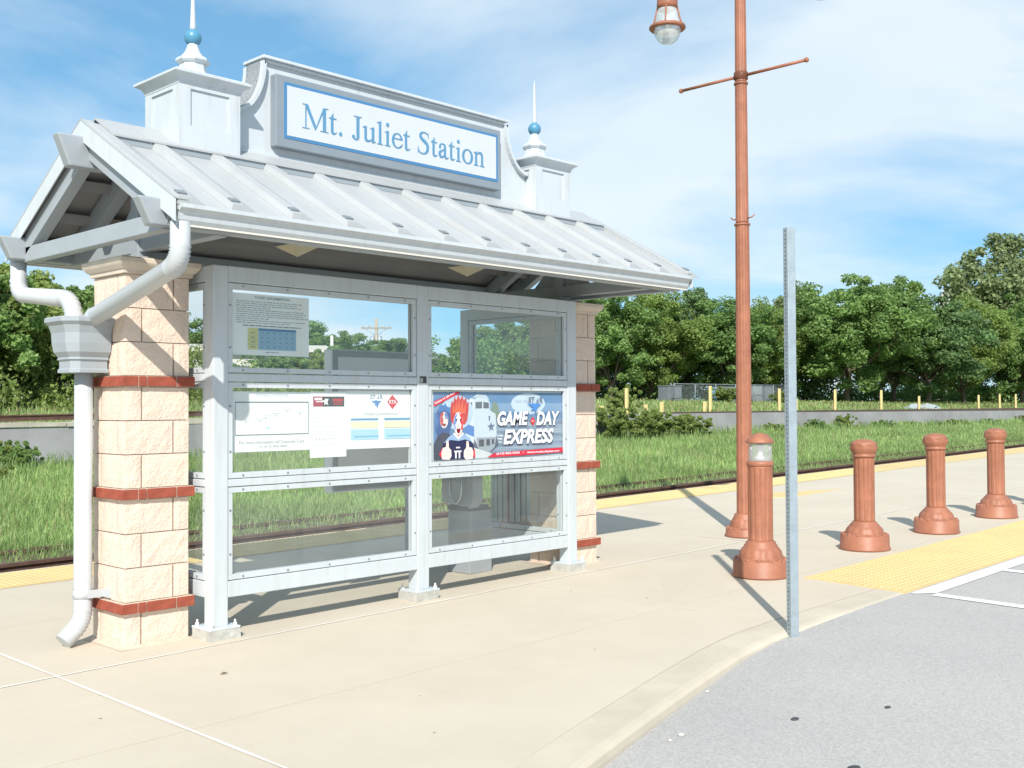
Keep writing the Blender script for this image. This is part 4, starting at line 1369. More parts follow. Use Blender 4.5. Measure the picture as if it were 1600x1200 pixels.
# --- game day poster
GD = Sheet('game_day_poster', 'blue poster with two face-painted fans and white GAME DAY EXPRESS lettering', 2.304, 1.024, 1.462, 0.522, YP)
W_, H_ = 1.462, 0.522
def grad_mat():
    m = bpy.data.materials.new('poster_blue_print')
    m.use_nodes = True
    nt = m.node_tree
    b = nt.nodes['Principled BSDF']; b.inputs['Roughness'].default_value = 0.45
    t_ = nt.nodes.new('ShaderNodeTexCoord'); mp_ = nt.nodes.new('ShaderNodeMapping')
    mp_.inputs['Scale'].default_value = (1.5, 1, 26)
    nt.links.new(t_.outputs['Object'], mp_.inputs[0])
    n_ = nt.nodes.new('ShaderNodeTexNoise'); n_.inputs['Scale'].default_value = 1.6; n_.inputs['Detail'].default_value = 3
    nt.links.new(mp_.outputs[0], n_.inputs['Vector'])
    r2 = nt.nodes.new('ShaderNodeValToRGB')
    r2.color_ramp.elements[0].position = 0.3; r2.color_ramp.elements[0].color = (0.10, 0.17, 0.30, 1)
    r2.color_ramp.elements[1].position = 0.7; r2.color_ramp.elements[1].color = (0.42, 0.50, 0.60, 1)
    nt.links.new(n_.outputs['Fac'], r2.inputs[0]); nt.links.new(r2.outputs[0], b.inputs['Base Color'])
    return m
GD.rects('print_sky', [(0.012, 0.006, W_-0.006, H_-0.006)], (0.11, 0.24, 0.46))
GD.rects('print_haze', [(0.012, 0.36, W_-0.006, 0.43)], (0.22, 0.36, 0.56))
GD.rects('print_blur', [(0.40, 0.006, W_-0.006, 0.30)], grad_mat())
GD.polys('print_glow', [ellp(1.04, 0.425, 0.20, 0.085, 30)], (0.58, 0.68, 0.80))
GD.polys('print_trees', [[(0.60, 0.30), (0.63, 0.43), (0.66, 0.445), (0.69, 0.42), (0.72, 0.30)]], (0.20, 0.28, 0.22))
# locomotive
GD.polys('loco_shadow', [[(0.38, 0.10), (0.62, 0.05), (0.70, 0.10), (0.66, 0.20), (0.42, 0.22)]], (0.07, 0.09, 0.14))
GD.polys('loco_side', [[(0.33, 0.43), (0.40, 0.47), (0.43, 0.46), (0.43, 0.12), (0.34, 0.16)]], (0.70, 0.74, 0.80))
GD.polys('loco_stripe', [[(0.33, 0.28), (0.43, 0.25), (0.43, 0.17), (0.34, 0.20)]], (0.07, 0.22, 0.58))
GD.polys('loco_nose', [[(0.43, 0.46), (0.47, 0.475), (0.575, 0.465), (0.60, 0.44), (0.60, 0.375), (0.665, 0.345), (0.675, 0.19), (0.64, 0.10), (0.46, 0.11), (0.43, 0.16)]], (0.60, 0.67, 0.76))
GD.polys('loco_roof', [[(0.41, 0.468), (0.46, 0.502), (0.56, 0.492), (0.60, 0.455), (0.575, 0.462), (0.47, 0.474)]], (0.52, 0.60, 0.70))
GD.polys('loco_windows', [[(0.445, 0.438), (0.515, 0.442), (0.515, 0.390), (0.445, 0.388)], [(0.53, 0.440), (0.59, 0.434), (0.59, 0.388), (0.53, 0.390)], [(0.385, 0.43), (0.41, 0.44), (0.41, 0.38), (0.385, 0.38)]], (0.10, 0.12, 0.15))
GD.polys('loco_star', [[(0.57, 0.255), (0.60, 0.258), (0.612, 0.285), (0.625, 0.260), (0.655, 0.262), (0.632, 0.240), (0.640, 0.212), (0.615, 0.228), (0.592, 0.210), (0.598, 0.238)], [(0.585, 0.33), (0.605, 0.33), (0.60, 0.29), (0.59, 0.29)]], (0.12, 0.16, 0.26))
GD.polys('loco_pilot', [[(0.455, 0.165), (0.67, 0.165), (0.65, 0.085), (0.60, 0.055), (0.50, 0.055), (0.46, 0.10)]], (0.34, 0.38, 0.44))
GD.rects('loco_gear', [(0.48, 0.095, 0.535, 0.15), (0.56, 0.10, 0.60, 0.15), (0.62, 0.11, 0.645, 0.15)], (0.06, 0.07, 0.09))
GD.polys('print_road', [[(0.36, 0.006), (0.66, 0.006), (0.60, 0.045), (0.38, 0.10)]], (0.66, 0.68, 0.70))
# fan in a blue hood
GD.polys('halo', [ellp(0.25, 0.36, 0.17, 0.13, 26)], (0.50, 0.62, 0.78))
GD.polys('hood', [[(0.03, 0.30), (0.045, 0.37), (0.09, 0.415), (0.15, 0.405), (0.19, 0.36), (0.195, 0.27), (0.17, 0.20), (0.06, 0.17), (0.035, 0.22)]], (0.03, 0.10, 0.30))
GD.polys('hood_locks', [[(0.05, 0.36), (0.08, 0.42), (0.10, 0.40), (0.13, 0.43), (0.15, 0.40), (0.18, 0.40), (0.19, 0.35), (0.12, 0.38)], [(0.03, 0.31), (0.055, 0.36), (0.06, 0.28), (0.045, 0.24)]], (0.06, 0.20, 0.50))
GD.polys('painted_face', [ellp(0.117, 0.305, 0.042, 0.062, 22)], (0.78, 0.70, 0.68))
GD.polys('face_red', [[(0.076, 0.30), (0.082, 0.35), (0.112, 0.367), (0.108, 0.335), (0.095, 0.325), (0.11, 0.30), (0.10, 0.265), (0.088, 0.262)]], (0.62, 0.06, 0.07))
GD.polys('face_blue', [[(0.122, 0.365), (0.15, 0.345), (0.157, 0.30), (0.140, 0.325), (0.125, 0.33)]], (0.10, 0.22, 0.55))
GD.polys('mouth', [ellp(0.117, 0.268, 0.018, 0.011, 12)], (0.25, 0.03, 0.05))
GD.polys('eyes', [ellp(0.100, 0.318, 0.008, 0.005, 8), ellp(0.134, 0.318, 0.008, 0.005, 8)], (0.05, 0.04, 0.05))
GD.polys('dark_coat', [[(0.012, 0.006), (0.012, 0.12), (0.05, 0.18), (0.10, 0.215), (0.17, 0.20), (0.21, 0.10), (0.20, 0.006)]], (0.025, 0.03, 0.07))
# fan with flaming red hair
GD.polys('red_hair', [[(0.185, 0.30), (0.180, 0.39), (0.195, 0.45), (0.210, 0.43), (0.225, 0.485), (0.240, 0.45), (0.262, 0.495), (0.282, 0.455), (0.305, 0.492), (0.318, 0.45), (0.345, 0.476), (0.350, 0.43), (0.372, 0.44), (0.368, 0.38), (0.355, 0.30), (0.33, 0.27), (0.21, 0.27)]], (0.60, 0.02, 0.015))
GD.polys('hair_light', [[(0.20, 0.36), (0.215, 0.43), (0.222, 0.38), (0.245, 0.45), (0.25, 0.38), (0.268, 0.47), (0.28, 0.39), (0.31, 0.46), (0.312, 0.38), (0.34, 0.43), (0.335, 0.35)]], (0.78, 0.12, 0.04))
GD.polys('neck', [[(0.225, 0.21), (0.30, 0.21), (0.32, 0.14), (0.21, 0.14)]], (0.62, 0.36, 0.28))
GD.polys('painted_face', [ellp(0.262, 0.278, 0.050, 0.085, 24)], (0.82, 0.76, 0.74))
GD.polys('face_red', [[(0.262, 0.362), (0.30, 0.34), (0.312, 0.28), (0.305, 0.23), (0.285, 0.225), (0.292, 0.27), (0.275, 0.29), (0.285, 0.32)]], (0.70, 0.07, 0.07))
GD.polys('face_blue', [[(0.262, 0.362), (0.225, 0.335), (0.213, 0.28), (0.222, 0.235), (0.236, 0.228), (0.230, 0.27), (0.246, 0.292), (0.238, 0.32)]], (0.14, 0.26, 0.56))
GD.polys('mouth', [ellp(0.262, 0.228, 0.020, 0.027, 14)], (0.20, 0.02, 0.03))
GD.polys('teeth', [ellp(0.262, 0.243, 0.014, 0.006, 10)], (0.85, 0.82, 0.80))
GD.polys('eyes', [ellp(0.241, 0.305, 0.009, 0.007, 10), ellp(0.283, 0.305, 0.009, 0.007, 10)], (0.04, 0.04, 0.05))
GD.polys('jersey', [[(0.085, 0.006), (0.10, 0.12), (0.15, 0.175), (0.205, 0.20), (0.26, 0.165), (0.315, 0.20), (0.375, 0.165), (0.42, 0.10), (0.43, 0.006)]], (0.030, 0.035, 0.085))
GD.polys('jersey_yoke', [[(0.11, 0.13), (0.155, 0.175), (0.205, 0.20), (0.26, 0.165), (0.315, 0.20), (0.375, 0.165), (0.40, 0.135), (0.33, 0.155), (0.26, 0.145), (0.18, 0.155)]], (0.28, 0.40, 0.58))
GD.polys('collar', [[(0.205, 0.20), (0.22, 0.21), (0.26, 0.175), (0.305, 0.21), (0.315, 0.20), (0.26, 0.155)]], (0.75, 0.76, 0.78))
GD.rects('jersey_number', [(0.225, 0.014, 0.240, 0.060), (0.262, 0.014, 0.277, 0.060), (0.215, 0.060, 0.290, 0.072), (0.235, 0.090, 0.275, 0.100)], (0.78, 0.76, 0.78))
GD.polys('cuffs', [[(0.06, 0.05), (0.10, 0.10), (0.125, 0.075), (0.09, 0.02)], [(0.395, 0.06), (0.43, 0.08), (0.435, 0.02), (0.405, 0.01)]], (0.66, 0.05, 0.07))
fist = lambda cx, cy, s_: [[(cx-0.045*s_, cy-0.05), (cx-0.05*s_, cy), (cx-0.035*s_, cy+0.035), (cx-0.005*s_, cy+0.040), (cx+0.002*s_, cy+0.085), (cx+0.022*s_, cy+0.088), (cx+0.026*s_, cy+0.035), (cx+0.05*s_, cy+0.015), (cx+0.052*s_, cy-0.03), (cx+0.03*s_, cy-0.055)]]
GD.polys('hand', fist(0.135, 0.062, 1), (0.84, 0.66, 0.58)); GD.polys('hand', fist(0.365, 0.055, -1), (0.84, 0.66, 0.58))
GD.rects('finger_lines', [(0.10, 0.060, 0.165, 0.0625), (0.10, 0.042, 0.16, 0.0445), (0.335, 0.055, 0.395, 0.0575), (0.34, 0.037, 0.395, 0.0395)], (0.62, 0.40, 0.34))
# ribbon, title, logo, red band
GD.polys('ribbon', [[(0.012, 0.405), (0.012, 0.442), (0.235, H_-0.006), (0.292, H_-0.006)]], (0.62, 0.035, 0.06))
GD.text('ribbon_words', 'Tickets on sale now!', 0.020, 0.418, 0.245, 0.018, (0.86, 0.80, 0.80), bold=0.02, rot=0.40)
def title(body, u0, v0, u1, h):
    GD.text('title_shadow', body, u0-0.004, v0-0.008, u1+0.008, h+0.006, (0.06, 0.08, 0.14), bold=0.05, shear=0.22)
    GD.text('title', body, u0, v0, u1, h, (0.87, 0.87, 0.88), bold=0.035, shear=0.22)
title('GAME', 0.676, 0.253, 1.03, 0.112)
title('DAY', 1.125, 0.250, 1.408, 0.112)
title('EXPRESS', 0.742, 0.104, 1.335, 0.118)
GD.polys('title_diamond', [[(1.052, 0.285), (1.082, 0.322), (1.112, 0.285), (1.082, 0.246)]], (0.66, 0.05, 0.06))
GD.text('diamond_word', 'RTA', 1.066, 0.279, 1.098, 0.012, (0.85, 0.83, 0.83))
GD.polys('speed_lines', [[(0.66, 0.175), (0.735, 0.178), (0.735, 0.170)], [(0.66, 0.150), (0.725, 0.153), (0.725, 0.145)], [(0.67, 0.125), (0.72, 0.128), (0.72, 0.120)]], (0.80, 0.82, 0.85))
GD.text('star_small', 'music city', 0.875, 0.438, 1.022, 0.022, (0.36, 0.42, 0.52))
GD.text('star_word', 'ST   R', 1.030, 0.432, 1.203, 0.048, (0.13, 0.16, 0.24), bold=0.02, shear=0.1)
GD.polys('star_blade', [[(1.121, 0.433), (1.150, 0.478), (1.150, 0.433)]], (0.16, 0.20, 0.30))
GD.polys('star_sign', [[(1.01, 0.424), (1.068, 0.424), (1.10, 0.428), (1.125, 0.424), (1.185, 0.424), (1.135, 0.392), (1.110, 0.345), (1.098, 0.378), (1.055, 0.365), (1.082, 0.398)]], (0.08, 0.24, 0.58))
GD.polys('red_band', [[(0.56, 0.008), (0.63, 0.040), (1.0, 0.052), (W_-0.006, 0.062), (W_-0.006, 0.022), (1.0, 0.012)]], (0.58, 0.04, 0.07))
GD.text('contact', '(615) 862-5950   •   www.musiccitystar.org', 0.662, 0.022, 1.402, 0.022, (0.86, 0.82, 0.83), bold=0.02)

# ================================================================== THINGS INSIDE AND BEHIND THE SHELTER
ph = thing('pay_telephone', 'grey public telephone on square pedestal inside the shelter', 'telephone', (3.28, 0.47, gz(3.28)))
MB().box(-0.13, 0.13, -0.13, 0.13, 0.0, 0.52, 0.006).build('pedestal', M_PHONE, ph)
MB().box(-0.145, 0.10, -0.125, 0.125, 0.521, 0.56, 0.004).build('pedestal_top', M_PHONED, ph)
body = MB()
poly = [(-0.19, 0.62), (-0.14, 0.545), (0.0, 0.562), (0.19, 0.58), (0.19, 1.20), (-0.19, 1.20)]
body.prism([(a, b) for a, b in poly], 'x', -0.145, -0.035)
bo = body.build('phone_body', M_PHONE, ph)
hs = bend([(-0.175, -0.09, 1.08), (-0.205, -0.09, 0.99), (-0.175, -0.09, 0.88)], 0.05, 5)
MB().tube(hs, [0.022]*2+[0.016]*(len(hs)-4)+[0.022]*2, 10).build('handset', M_PHONED, ph)
cd = bend([(-0.165, -0.09, 0.88), (-0.17, -0.07, 0.62), (-0.175, 0.0, 0.56), (-0.17, 0.07, 0.66), (-0.15, 0.08, 0.84)], 0.1, 6)
MB().tube(cd, 0.007, 8).build('handset_cord', M_CHROME, ph)
MB().box(-0.152, -0.1455, -0.03, 0.14, 0.86, 1.12, 0.002).build('keypad_plate', M_CHROME, bo)

cs = thing('display_case', 'grey metal display case seen from behind through the left windows', 'display case', (2.74, 1.02, gz(2.74)))
MB().box(-0.52, 0.46, -0.05, 0.05, 0.70, 1.86, 0.008).build('cabinet', mat('case_grey', (0.86, 0.88, 0.90), 0.5, var=0.05), cs)
fr = MB()
for a in ((-0.505, -0.46, 0.71, 1.85), (0.40, 0.445, 0.71, 1.85)):
    fr.box(a[0], a[1], -0.060, -0.0505, a[2], a[3], 0.002)
fr.box(-0.46, 0.40, -0.0596, -0.0505, 0.712, 0.755, 0.002); fr.box(-0.46, 0.40, -0.0596, -0.0505, 1.80, 1.848, 0.002)
fr.build('back_frame', M_PHONE, cs)
MB().box(0.40, 0.48, 0.051, 0.13, 0.0, 1.90, 0.005).build('post', M_PHONE, cs)
MB().box(0.34, 0.54, -0.01, 0.19, 0.0, 0.012).build('base_plate', M_PHONE, cs)

bn = thing('litter_bin', 'grey green litter bin of upright slats near the yellow platform edge', 'litter bin', (5.84, 2.44, gz(5.84)))
bn.scale = (0.86, 0.86, 1.0)
for k in range(22):
    a = 2*math.pi*k/22
    sl = MB().box(-0.030, 0.030, -0.006, 0.006, 0.05, 0.92, 0.002).build('slat', mat('bin_slat', (0.26, 0.31, 0.30), 0.5, var=0.1), bn)
    sl.matrix_local = Matrix.Rotation(a, 4, 'Z') @ Matrix.Translation((0, -0.28, 0))
MB().lathe([(0.262, 0.06), (0.262, 0.90)], 24, cap=False).build('liner', M_PHONED, bn)
for z in (0.03, 0.90):
    MB().lathe([(0.272, z), (0.292, z+0.002), (0.292, z+0.03), (0.272, z+0.032)], 24, cap=False).build('hoop', M_PHONED, bn)
MB().lathe([(0.30, 0.93), (0.30, 0.95), (0.22, 1.02), (0.10, 1.06), (0.0, 1.065)], 24).build('lid', M_PHONED, bn)
MB().lathe([(0.24, 0.0), (0.24, 0.05)], 20).build('foot', M_PHONED, bn)

# ================================================================== BOLLARDS, LAMP POST, SIGN POST
def fl_fn(r0, r1, n, depth):
    def f(i, a):
        if r0 <= i <= r1:
            return 1 - depth*max(0.0, math.cos(a*n))**2
        return 1
    return f
def base_profile(R0, h_s, h_b, rs):
    """skirt, scalloped ring, bell up to the shaft"""
    return [(R0*1.02, 0.0), (R0*1.04, 0.008), (R0*1.04, 0.016), (R0, 0.026), (R0*0.985, h_s), (R0*0.94, h_s+0.012), (R0*0.80, h_s+0.016), (R0*0.78, h_s+0.03),
            (R0*0.74, h_s+(h_b-h_s)*0.45), (R0*0.66, h_s+(h_b-h_s)*0.62), (R0*0.60, h_s+(h_b-h_s)*0.68), (R0*0.60, h_s+(h_b-h_s)*0.76), (rs*1.22, h_s+(h_b-h_s)*0.82), (rs*1.22, h_b-0.012), (rs*1.04, h_b)]
def add_base(t, R0, h_s, h_b, rs, m):
    pr = base_profile(R0, h_s, h_b, rs)
    def f(i, a):
        if 7 <= i <= 9: return 1-0.05*max(0, math.cos(a*14))
        return 1
    MB().lathe(pr, 56, flute=f).build('base', m, t)
    sc_ = MB()
    for k in range(14):
        a = 2*math.pi*k/14
        sc_.lathe([(0.020, 0), (0.020, 0.010), (0.012, 0.018), (0, 0.020)], 7, (R0*0.885*math.cos(a), R0*0.885*math.sin(a), h_s+0.006))
    o = sc_.build('scallops', m, t); tag(o, kind='stuff')
def shaft(t, r, z0, z1, m, n=12, taper=1.0, name='shaft'):
    pr = [(r*1.0, z0), (r, z0+0.02), (r, z0+0.03), (r*taper, z1-0.03), (r*taper, z1-0.02), (r*taper, z1)]
    seg = n*8
    MB().lathe(pr, seg, flute=fl_fn(2, 3, n, 0.085), smooth=True).build(name, m, t)
def bollard(x, y, label):
    t = thing('bollard', label, 'bollard', (x, y, gz(x)), rnd.uniform(0, 6), 'copper coloured bollards along the kerb')
    add_base(t, 0.222, 0.128, 0.262, 0.094, M_COPPER)
    shaft(t, 0.094, 0.255, 0.865, M_COPPER)
    pr = [(0.094, 0.852), (0.108, 0.858), (0.110, 0.872), (0.098, 0.880), (0.104, 0.892), (0.120, 0.915), (0.123, 0.945), (0.118, 0.965), (0.120, 0.972), (0.116, 0.985), (0.090, 1.005), (0.05, 1.018), (0.0, 1.022)]
    def w(i, a):
        return 1+0.022*math.sin(a*8+i*1.1) if 5 <= i <= 9 else 1
    MB().lathe(pr, 48, flute=w).build('head', M_COPPER, t)
    return t
bollard(6.49, -1.48, 'fluted copper bollard without lamp, nearest to the lighted bollard')
bollard(8.06, -1.50, 'fluted copper bollard, middle one of the three without a lamp')
bollard(9.785, -1.48, 'fluted copper bollard, farthest of the three along the yellow strip')
bollard(11.45, -1.48, 'fluted copper bollard partly cut by the right picture edge')
t = thing('lighted_bollard', 'copper bollard with clear lens and domed cap beside the galvanised post', 'bollard', (4.60, -1.52, gz(4.6)))
add_base(t, 0.222, 0.128, 0.285, 0.098, M_COPPER)
shaft(t, 0.098, 0.275, 0.885, M_COPPER)
MB().lathe([(0.096, 0.875), (0.106, 0.882), (0.108, 0.900), (0.104, 0.918), (0.09, 0.920)], 40).build('collar', M_COPPER, t)
MB().lathe([(0.094, 0.921), (0.094, 1.064)], 40, cap=False).build('lens', M_LENS, t)
MB().lathe([(0.040, 0.925), (0.042, 0.95), (0.024, 0.955), (0.020, 0.99), (0.034, 1.02), (0.036, 1.045), (0.01, 1.06)], 20).build('lamp_bulb', mat('bulb_white', (0.8, 0.8, 0.8), 0.3), t)
for k in range(3):
    a = k*2.1+0.6
    MB().tube([(0.084*math.cos(a), 0.084*math.sin(a), 0.92), (0.084*math.cos(a), 0.084*math.sin(a), 1.066)], 0.004, 6).build('rod', M_CHROME, t)
MB().lathe([(0.090, 1.062), (0.113, 1.064), (0.113, 1.074), (0.098, 1.094), (0.075, 1.118), (0.042, 1.138), (0.0, 1.146)], 40).build('cap', M_COPPER, t)

LX, LY = 6.60, -0.13
lp = thing('lamp_post', 'tall fluted copper lamp post with banner arms and two hanging globes', 'lamp post', (LX, LY, gz(LX)))
add_base(lp, 0.195, 0.075, 0.235, 0.088, M_COPPER)
shaft(lp, 0.082, 0.22, 3.20, M_COPPER, 12, 0.86)
shaft(lp, 0.066, 3.215, 4.66, M_COPPER, 12, 0.93, 'shaft')
shaft(lp, 0.060, 4.67, 6.75, M_COPPER, 12, 0.85, 'shaft')
for z, r in ((3.20, 0.076), (4.66, 0.067)):
    MB().lathe([(r, z-0.012), (r+0.006, z-0.008), (r+0.006, z+0.008), (r, z+0.012)], 32).build('collar', M_COPPER, lp)
for z in (3.26,):
    for s_ in (-1, 1):
        MB().tube([(0, s_*0.06, z), (0.0, s_*0.115, z+0.006), (0.012, s_*0.14, z+0.03)], 0.007, 8).build('eye_bolt', M_COPPER, lp)
for s_ in (-1, 1):
    MB().tube([(0, s_*0.05, 4.74), (0, s_*0.735, 4.74)], 0.016, 10).build('banner_arm', M_COPPER, lp)
    kk = MB().lathe([(0.026*math.sin(a), -0.026*math.cos(a)) for a in np.linspace(0.05, 3.09, 9)], 12, (0, s_*0.745, 4.74)).build('arm_knob', M_COPPER, lp)
    MB().lathe([(0.066, 4.70), (0.072, 4.705), (0.072, 4.775), (0.066, 4.78)], 24, cap=False).build('arm_clamp', M_COPPER, lp)
    arm = bend([(0, s_*0.05, 6.35), (0, s_*0.40, 6.62), (0, s_*0.92, 6.62), (0, s_*0.92, 6.30)], 0.25, 8)
    MB().tube(arm, 0.026, 10).build('lamp_arm', M_COPPER, lp)
    cxx, cyy = 0.0, s_*0.92
    zr = 5.475
    hd = MB().lathe([(0.03, zr+0.86), (0.06, zr+0.80), (0.085, zr+0.70), (0.10, zr+0.45), (0.115, zr+0.25), (0.11, zr+0.20)], 24, (cxx, cyy, 0)).build('lamp_housing', M_COPPER, lp)
    ring = [(0.150, zr-0.020), (0.185, zr-0.026), (0.200, zr-0.010), (0.196, zr+0.012), (0.165, zr+0.026), (0.145, zr+0.022), (0.150, zr-0.020)]
    MB().lathe(ring, 32, (cxx, cyy, 0), cap=False).build('lamp_ring', M_COPPER, lp)
    for k in range(4):
        a = k*math.pi/2+0.5
        MB().tube(bend([(cxx+0.11*math.cos(a), cyy+0.11*math.sin(a), zr+0.22), (cxx+0.135*math.cos(a), cyy+0.135*math.sin(a), zr+0.10), (cxx+0.165*math.cos(a), cyy+0.165*math.sin(a), zr+0.01)], 0.05, 4), 0.009, 8).build('cage_rod', M_COPPER, lp)
    MB().lathe([(0.105, zr+0.20), (0.125, zr+0.11), (0.146, zr+0.0), (0.146, zr-0.03), (0.136, zr-0.09), (0.11, zr-0.135), (0.07, zr-0.168), (0.0, zr-0.182)], 32, (cxx, cyy, 0), cap=False).build('globe', M_GLOBE, lp)
    MB().lathe([(0.02, zr+0.2), (0.03, zr+0.10), (0.045, zr+0.02), (0.03, zr-0.04), (0.0, zr-0.05)], 16, (cxx, cyy, 0)).build('bulb', mat('bulb_white', (0.8, 0.8, 0.8), 0.3), lp)

sp = thing('sign_post', 'bare galvanised perforated sign post at the kerb edge', 'post', (2.93, -2.745, asph_z(2.93)-0.01), R(60))
MB().box(-0.027, 0.027, -0.027, 0.027, 0, 2.515, 0.003).build('tube', M_GALV, sp)
hl = MB()
for k in range(98):
    z = 0.03+k*0.0254
    for q in (1, 3):
        a = q*math.pi/2
        vs = []
        for j in range(8):
            b = j*math.pi/4
            u, w = 0.0055*math.cos(b), 0.0055*math.sin(b)
            vs.append((math.cos(a)*0.0274-math.sin(a)*u, math.sin(a)*0.0274+math.cos(a)*u, z+w))
        hl.add(vs, [tuple(range(8))])
o = hl.build('holes', M_HOLE, sp); tag(o, kind='stuff')

# ================================================================== RETAINING WALL, POSTS, FAR THINGS
rw = thing('retaining_wall', 'long low grey concrete retaining wall beyond the grass', 'wall', (0, 0, 0))
xsw = list(np.arange(-40, 141, 6.0))
for i, (a, b) in enumerate(zip(xsw, xsw[1:])):
    mb = MB()
    ys = (WALL_Y-0.12+rnd.uniform(-.015, .015), WALL_Y+0.2)
    vs = []
    for x in (a+0.012, b-0.012):
        for y in ys:
            vs += [(x, y, -0.8), (x, y, wall_top(x))]
    mb.add(vs, [(0, 1, 5, 4), (2, 6, 7, 3), (1, 3, 7, 5), (0, 2, 3, 1), (4, 5, 7, 6)])
    mb.build('wall_panel', M_WALL, rw)
# crumbling pale cap on the left stretch, as broken pieces
x = -16.0
while x < 22:
    L_ = rnd.uniform(0.6, 2.2)
    mb = MB()
    h0 = rnd.uniform(0.09, 0.15)
    top = [(x+0.01, h0*rnd.uniform(0.7, 1)), (x+L_*0.3, h0*rnd.uniform(0.85, 1.1)), (x+L_*0.7, h0*rnd.uniform(0.8, 1.1)), (x+L_-0.012, h0*rnd.uniform(0.6, 1))]
    vs = []
    for y in (WALL_Y-0.17+rnd.uniform(-.02, .03), WALL_Y+0.3):
        vs += [(p[0], y, wall_top(p[0])+0.012+rnd.uniform(0, 0.012)) for p in top] + [(p[0], y, wall_top(p[0])+p[1]) for p in top]
    fs = [(0, 1, 5, 4), (1, 2, 6, 5), (2, 3, 7, 6), (8, 12, 13, 9), (4, 5, 13, 12), (5, 6, 14, 13), (6, 7, 15, 14), (0, 4, 12, 8), (3, 11, 15, 7)]
    mb.add(vs, fs)
    mb.build('cap_piece', M_WALLCAP, rw)
    x += L_
rw2 = rail_obj(18.95, -20, 24, wall_top(6)+0.27-S*6, 'upper_rail', 'rusty rail lying along the top of the wall at far left', None)
rw2.data.transform(Matrix.Translation((0, 0, 0)))
MB().box(30, 75, WALL_Y+0.24, WALL_Y+0.40, 1.02, 1.19).build('edge_timber', M_TIE, rw)

PW_ = [(28.7, 0.95, 1.44-1.2, 'leaning by the weedy shrub, leftmost tall one'), (34.22, 1.07, 0, 'left of the copper lamp post'), (39.68, 1.03, 0, 'just left of the galvanised post'),
       (44.84, 1.05, 0, 'right of the galvanised post'), (49.76, 1.07, 0, 'above the gap between two bollards'), (54.32, 0.80, 0, 'above the middle bollard'),
       (62.72, 0.92, 0, 'above the farthest bollard, left one of the close group'), (66.13, 1.0, 0, 'second from the right picture edge'), (68.9, 1.02, 0, 'nearest to the right picture edge')]
for x, h, dz, lb in PW_:
    y = 18.62
    p = thing('yellow_post', 'yellow wooden post on the wall ' + lb, 'post', (x, y, ground_z(x, y)-0.05), R(10), 'yellow posts along the wall top')
    MB().box(-0.07, 0.07, -0.045, 0.045, 0, h+0.14, 0.01).build('stake', M_LUMBER, p)
    MB().box(-0.03, 0.10, 0.047, 0.09, 0, h*0.92+0.1, 0.01).build('brown_board', mat('brown_board', (0.20, 0.10, 0.06), 0.85), p)
for x, h, lb in ((27.4, 0.32, 'at far left by the right pier'), (30.04, 0.36, 'behind the weedy shrub'), (31.06, 0.44, 'at the right end of the weedy shrub'), (34.0, 0.45, 'touching the tall post by the lamp post'), (41.37, 0.60, 'right beside the galvanised post')):
    y = 18.75
    p = MB().box(-0.07, 0.07, -0.045, 0.045, 0, h+0.12, 0.01).build('yellow_stake', M_LUMBER)
    p.location = (x, y, ground_z(x, y)-0.05)
    tag(p, 'short yellow stake ' + lb, 'stake', 'short yellow stakes on the wall')

# chain-link pen with things stored in it, in front of the trees
def mesh_wire():
    m = bpy.data.materials.new('chain_link')
    m.use_nodes = True
    nt = m.node_tree; nt.nodes.clear()
    o = nt.nodes.new('ShaderNodeOutputMaterial')
    t_ = nt.nodes.new('ShaderNodeTexCoord')
    mp_ = nt.nodes.new('ShaderNodeMapping'); mp_.inputs['Rotation'].default_value = (0, R(45), 0); mp_.inputs['Scale'].default_value = (14, 14, 14)
    nt.links.new(t_.outputs['Object'], mp_.inputs[0])
    sx = nt.nodes.new('ShaderNodeSeparateXYZ'); nt.links.new(mp_.outputs[0], sx.inputs[0])
    outs = []
    for k in ('X', 'Z'):
        f_ = nt.nodes.new('ShaderNodeMath'); f_.operation = 'FRACT'; nt.links.new(sx.outputs[k], f_.inputs[0])
        l_ = nt.nodes.new('ShaderNodeMath'); l_.operation = 'LESS_THAN'; l_.inputs[1].default_value = 0.10; nt.links.new(f_.outputs[0], l_.inputs[0])
        outs.append(l_)
    mxx = nt.nodes.new('ShaderNodeMath'); mxx.operation = 'MAXIMUM'
    nt.links.new(outs[0].outputs[0], mxx.inputs[0]); nt.links.new(outs[1].outputs[0], mxx.inputs[1])
    tr = nt.nodes.new('ShaderNodeBsdfTransparent')
    df = nt.nodes.new('ShaderNodeBsdfDiffuse'); df.inputs[0].default_value = (0.30, 0.34, 0.35, 1)
    ms = nt.nodes.new('ShaderNodeMixShader')
    nt.links.new(mxx.outputs[0], ms.inputs[0]); nt.links.new(tr.outputs[0], ms.inputs[1]); nt.links.new(df.outputs[0], ms.inputs[2])
    nt.links.new(ms.outputs[0], o.inputs[0])
    return m
M_LINK = mesh_wire()
cl = thing('chain_link_pen', 'grey chain link pen standing before the trees left of the lamp post', 'fence', (46.4, 29.1, ground_z(46.4, 29.1)), math.atan2(27.58-29.1, 56.2-46.4))
LEN = 10.2
for k in range(7):
    u = k*LEN/6
    MB().tube([(u, 0, -0.1), (u, 0, 1.10)], 0.03, 8).build('fence_post', mat('pen_steel', (0.20, 0.23, 0.24), 0.6), cl)
    MB().tube([(0 if k < 1 else LEN, min(3.0, k*1.5), -0.1), (0 if k < 1 else LEN, min(3.0, k*1.5), 1.0)], 0.03, 8).build('fence_post', mat('pen_steel', (0.20, 0.23, 0.24), 0.6), cl) if k < 3 else None
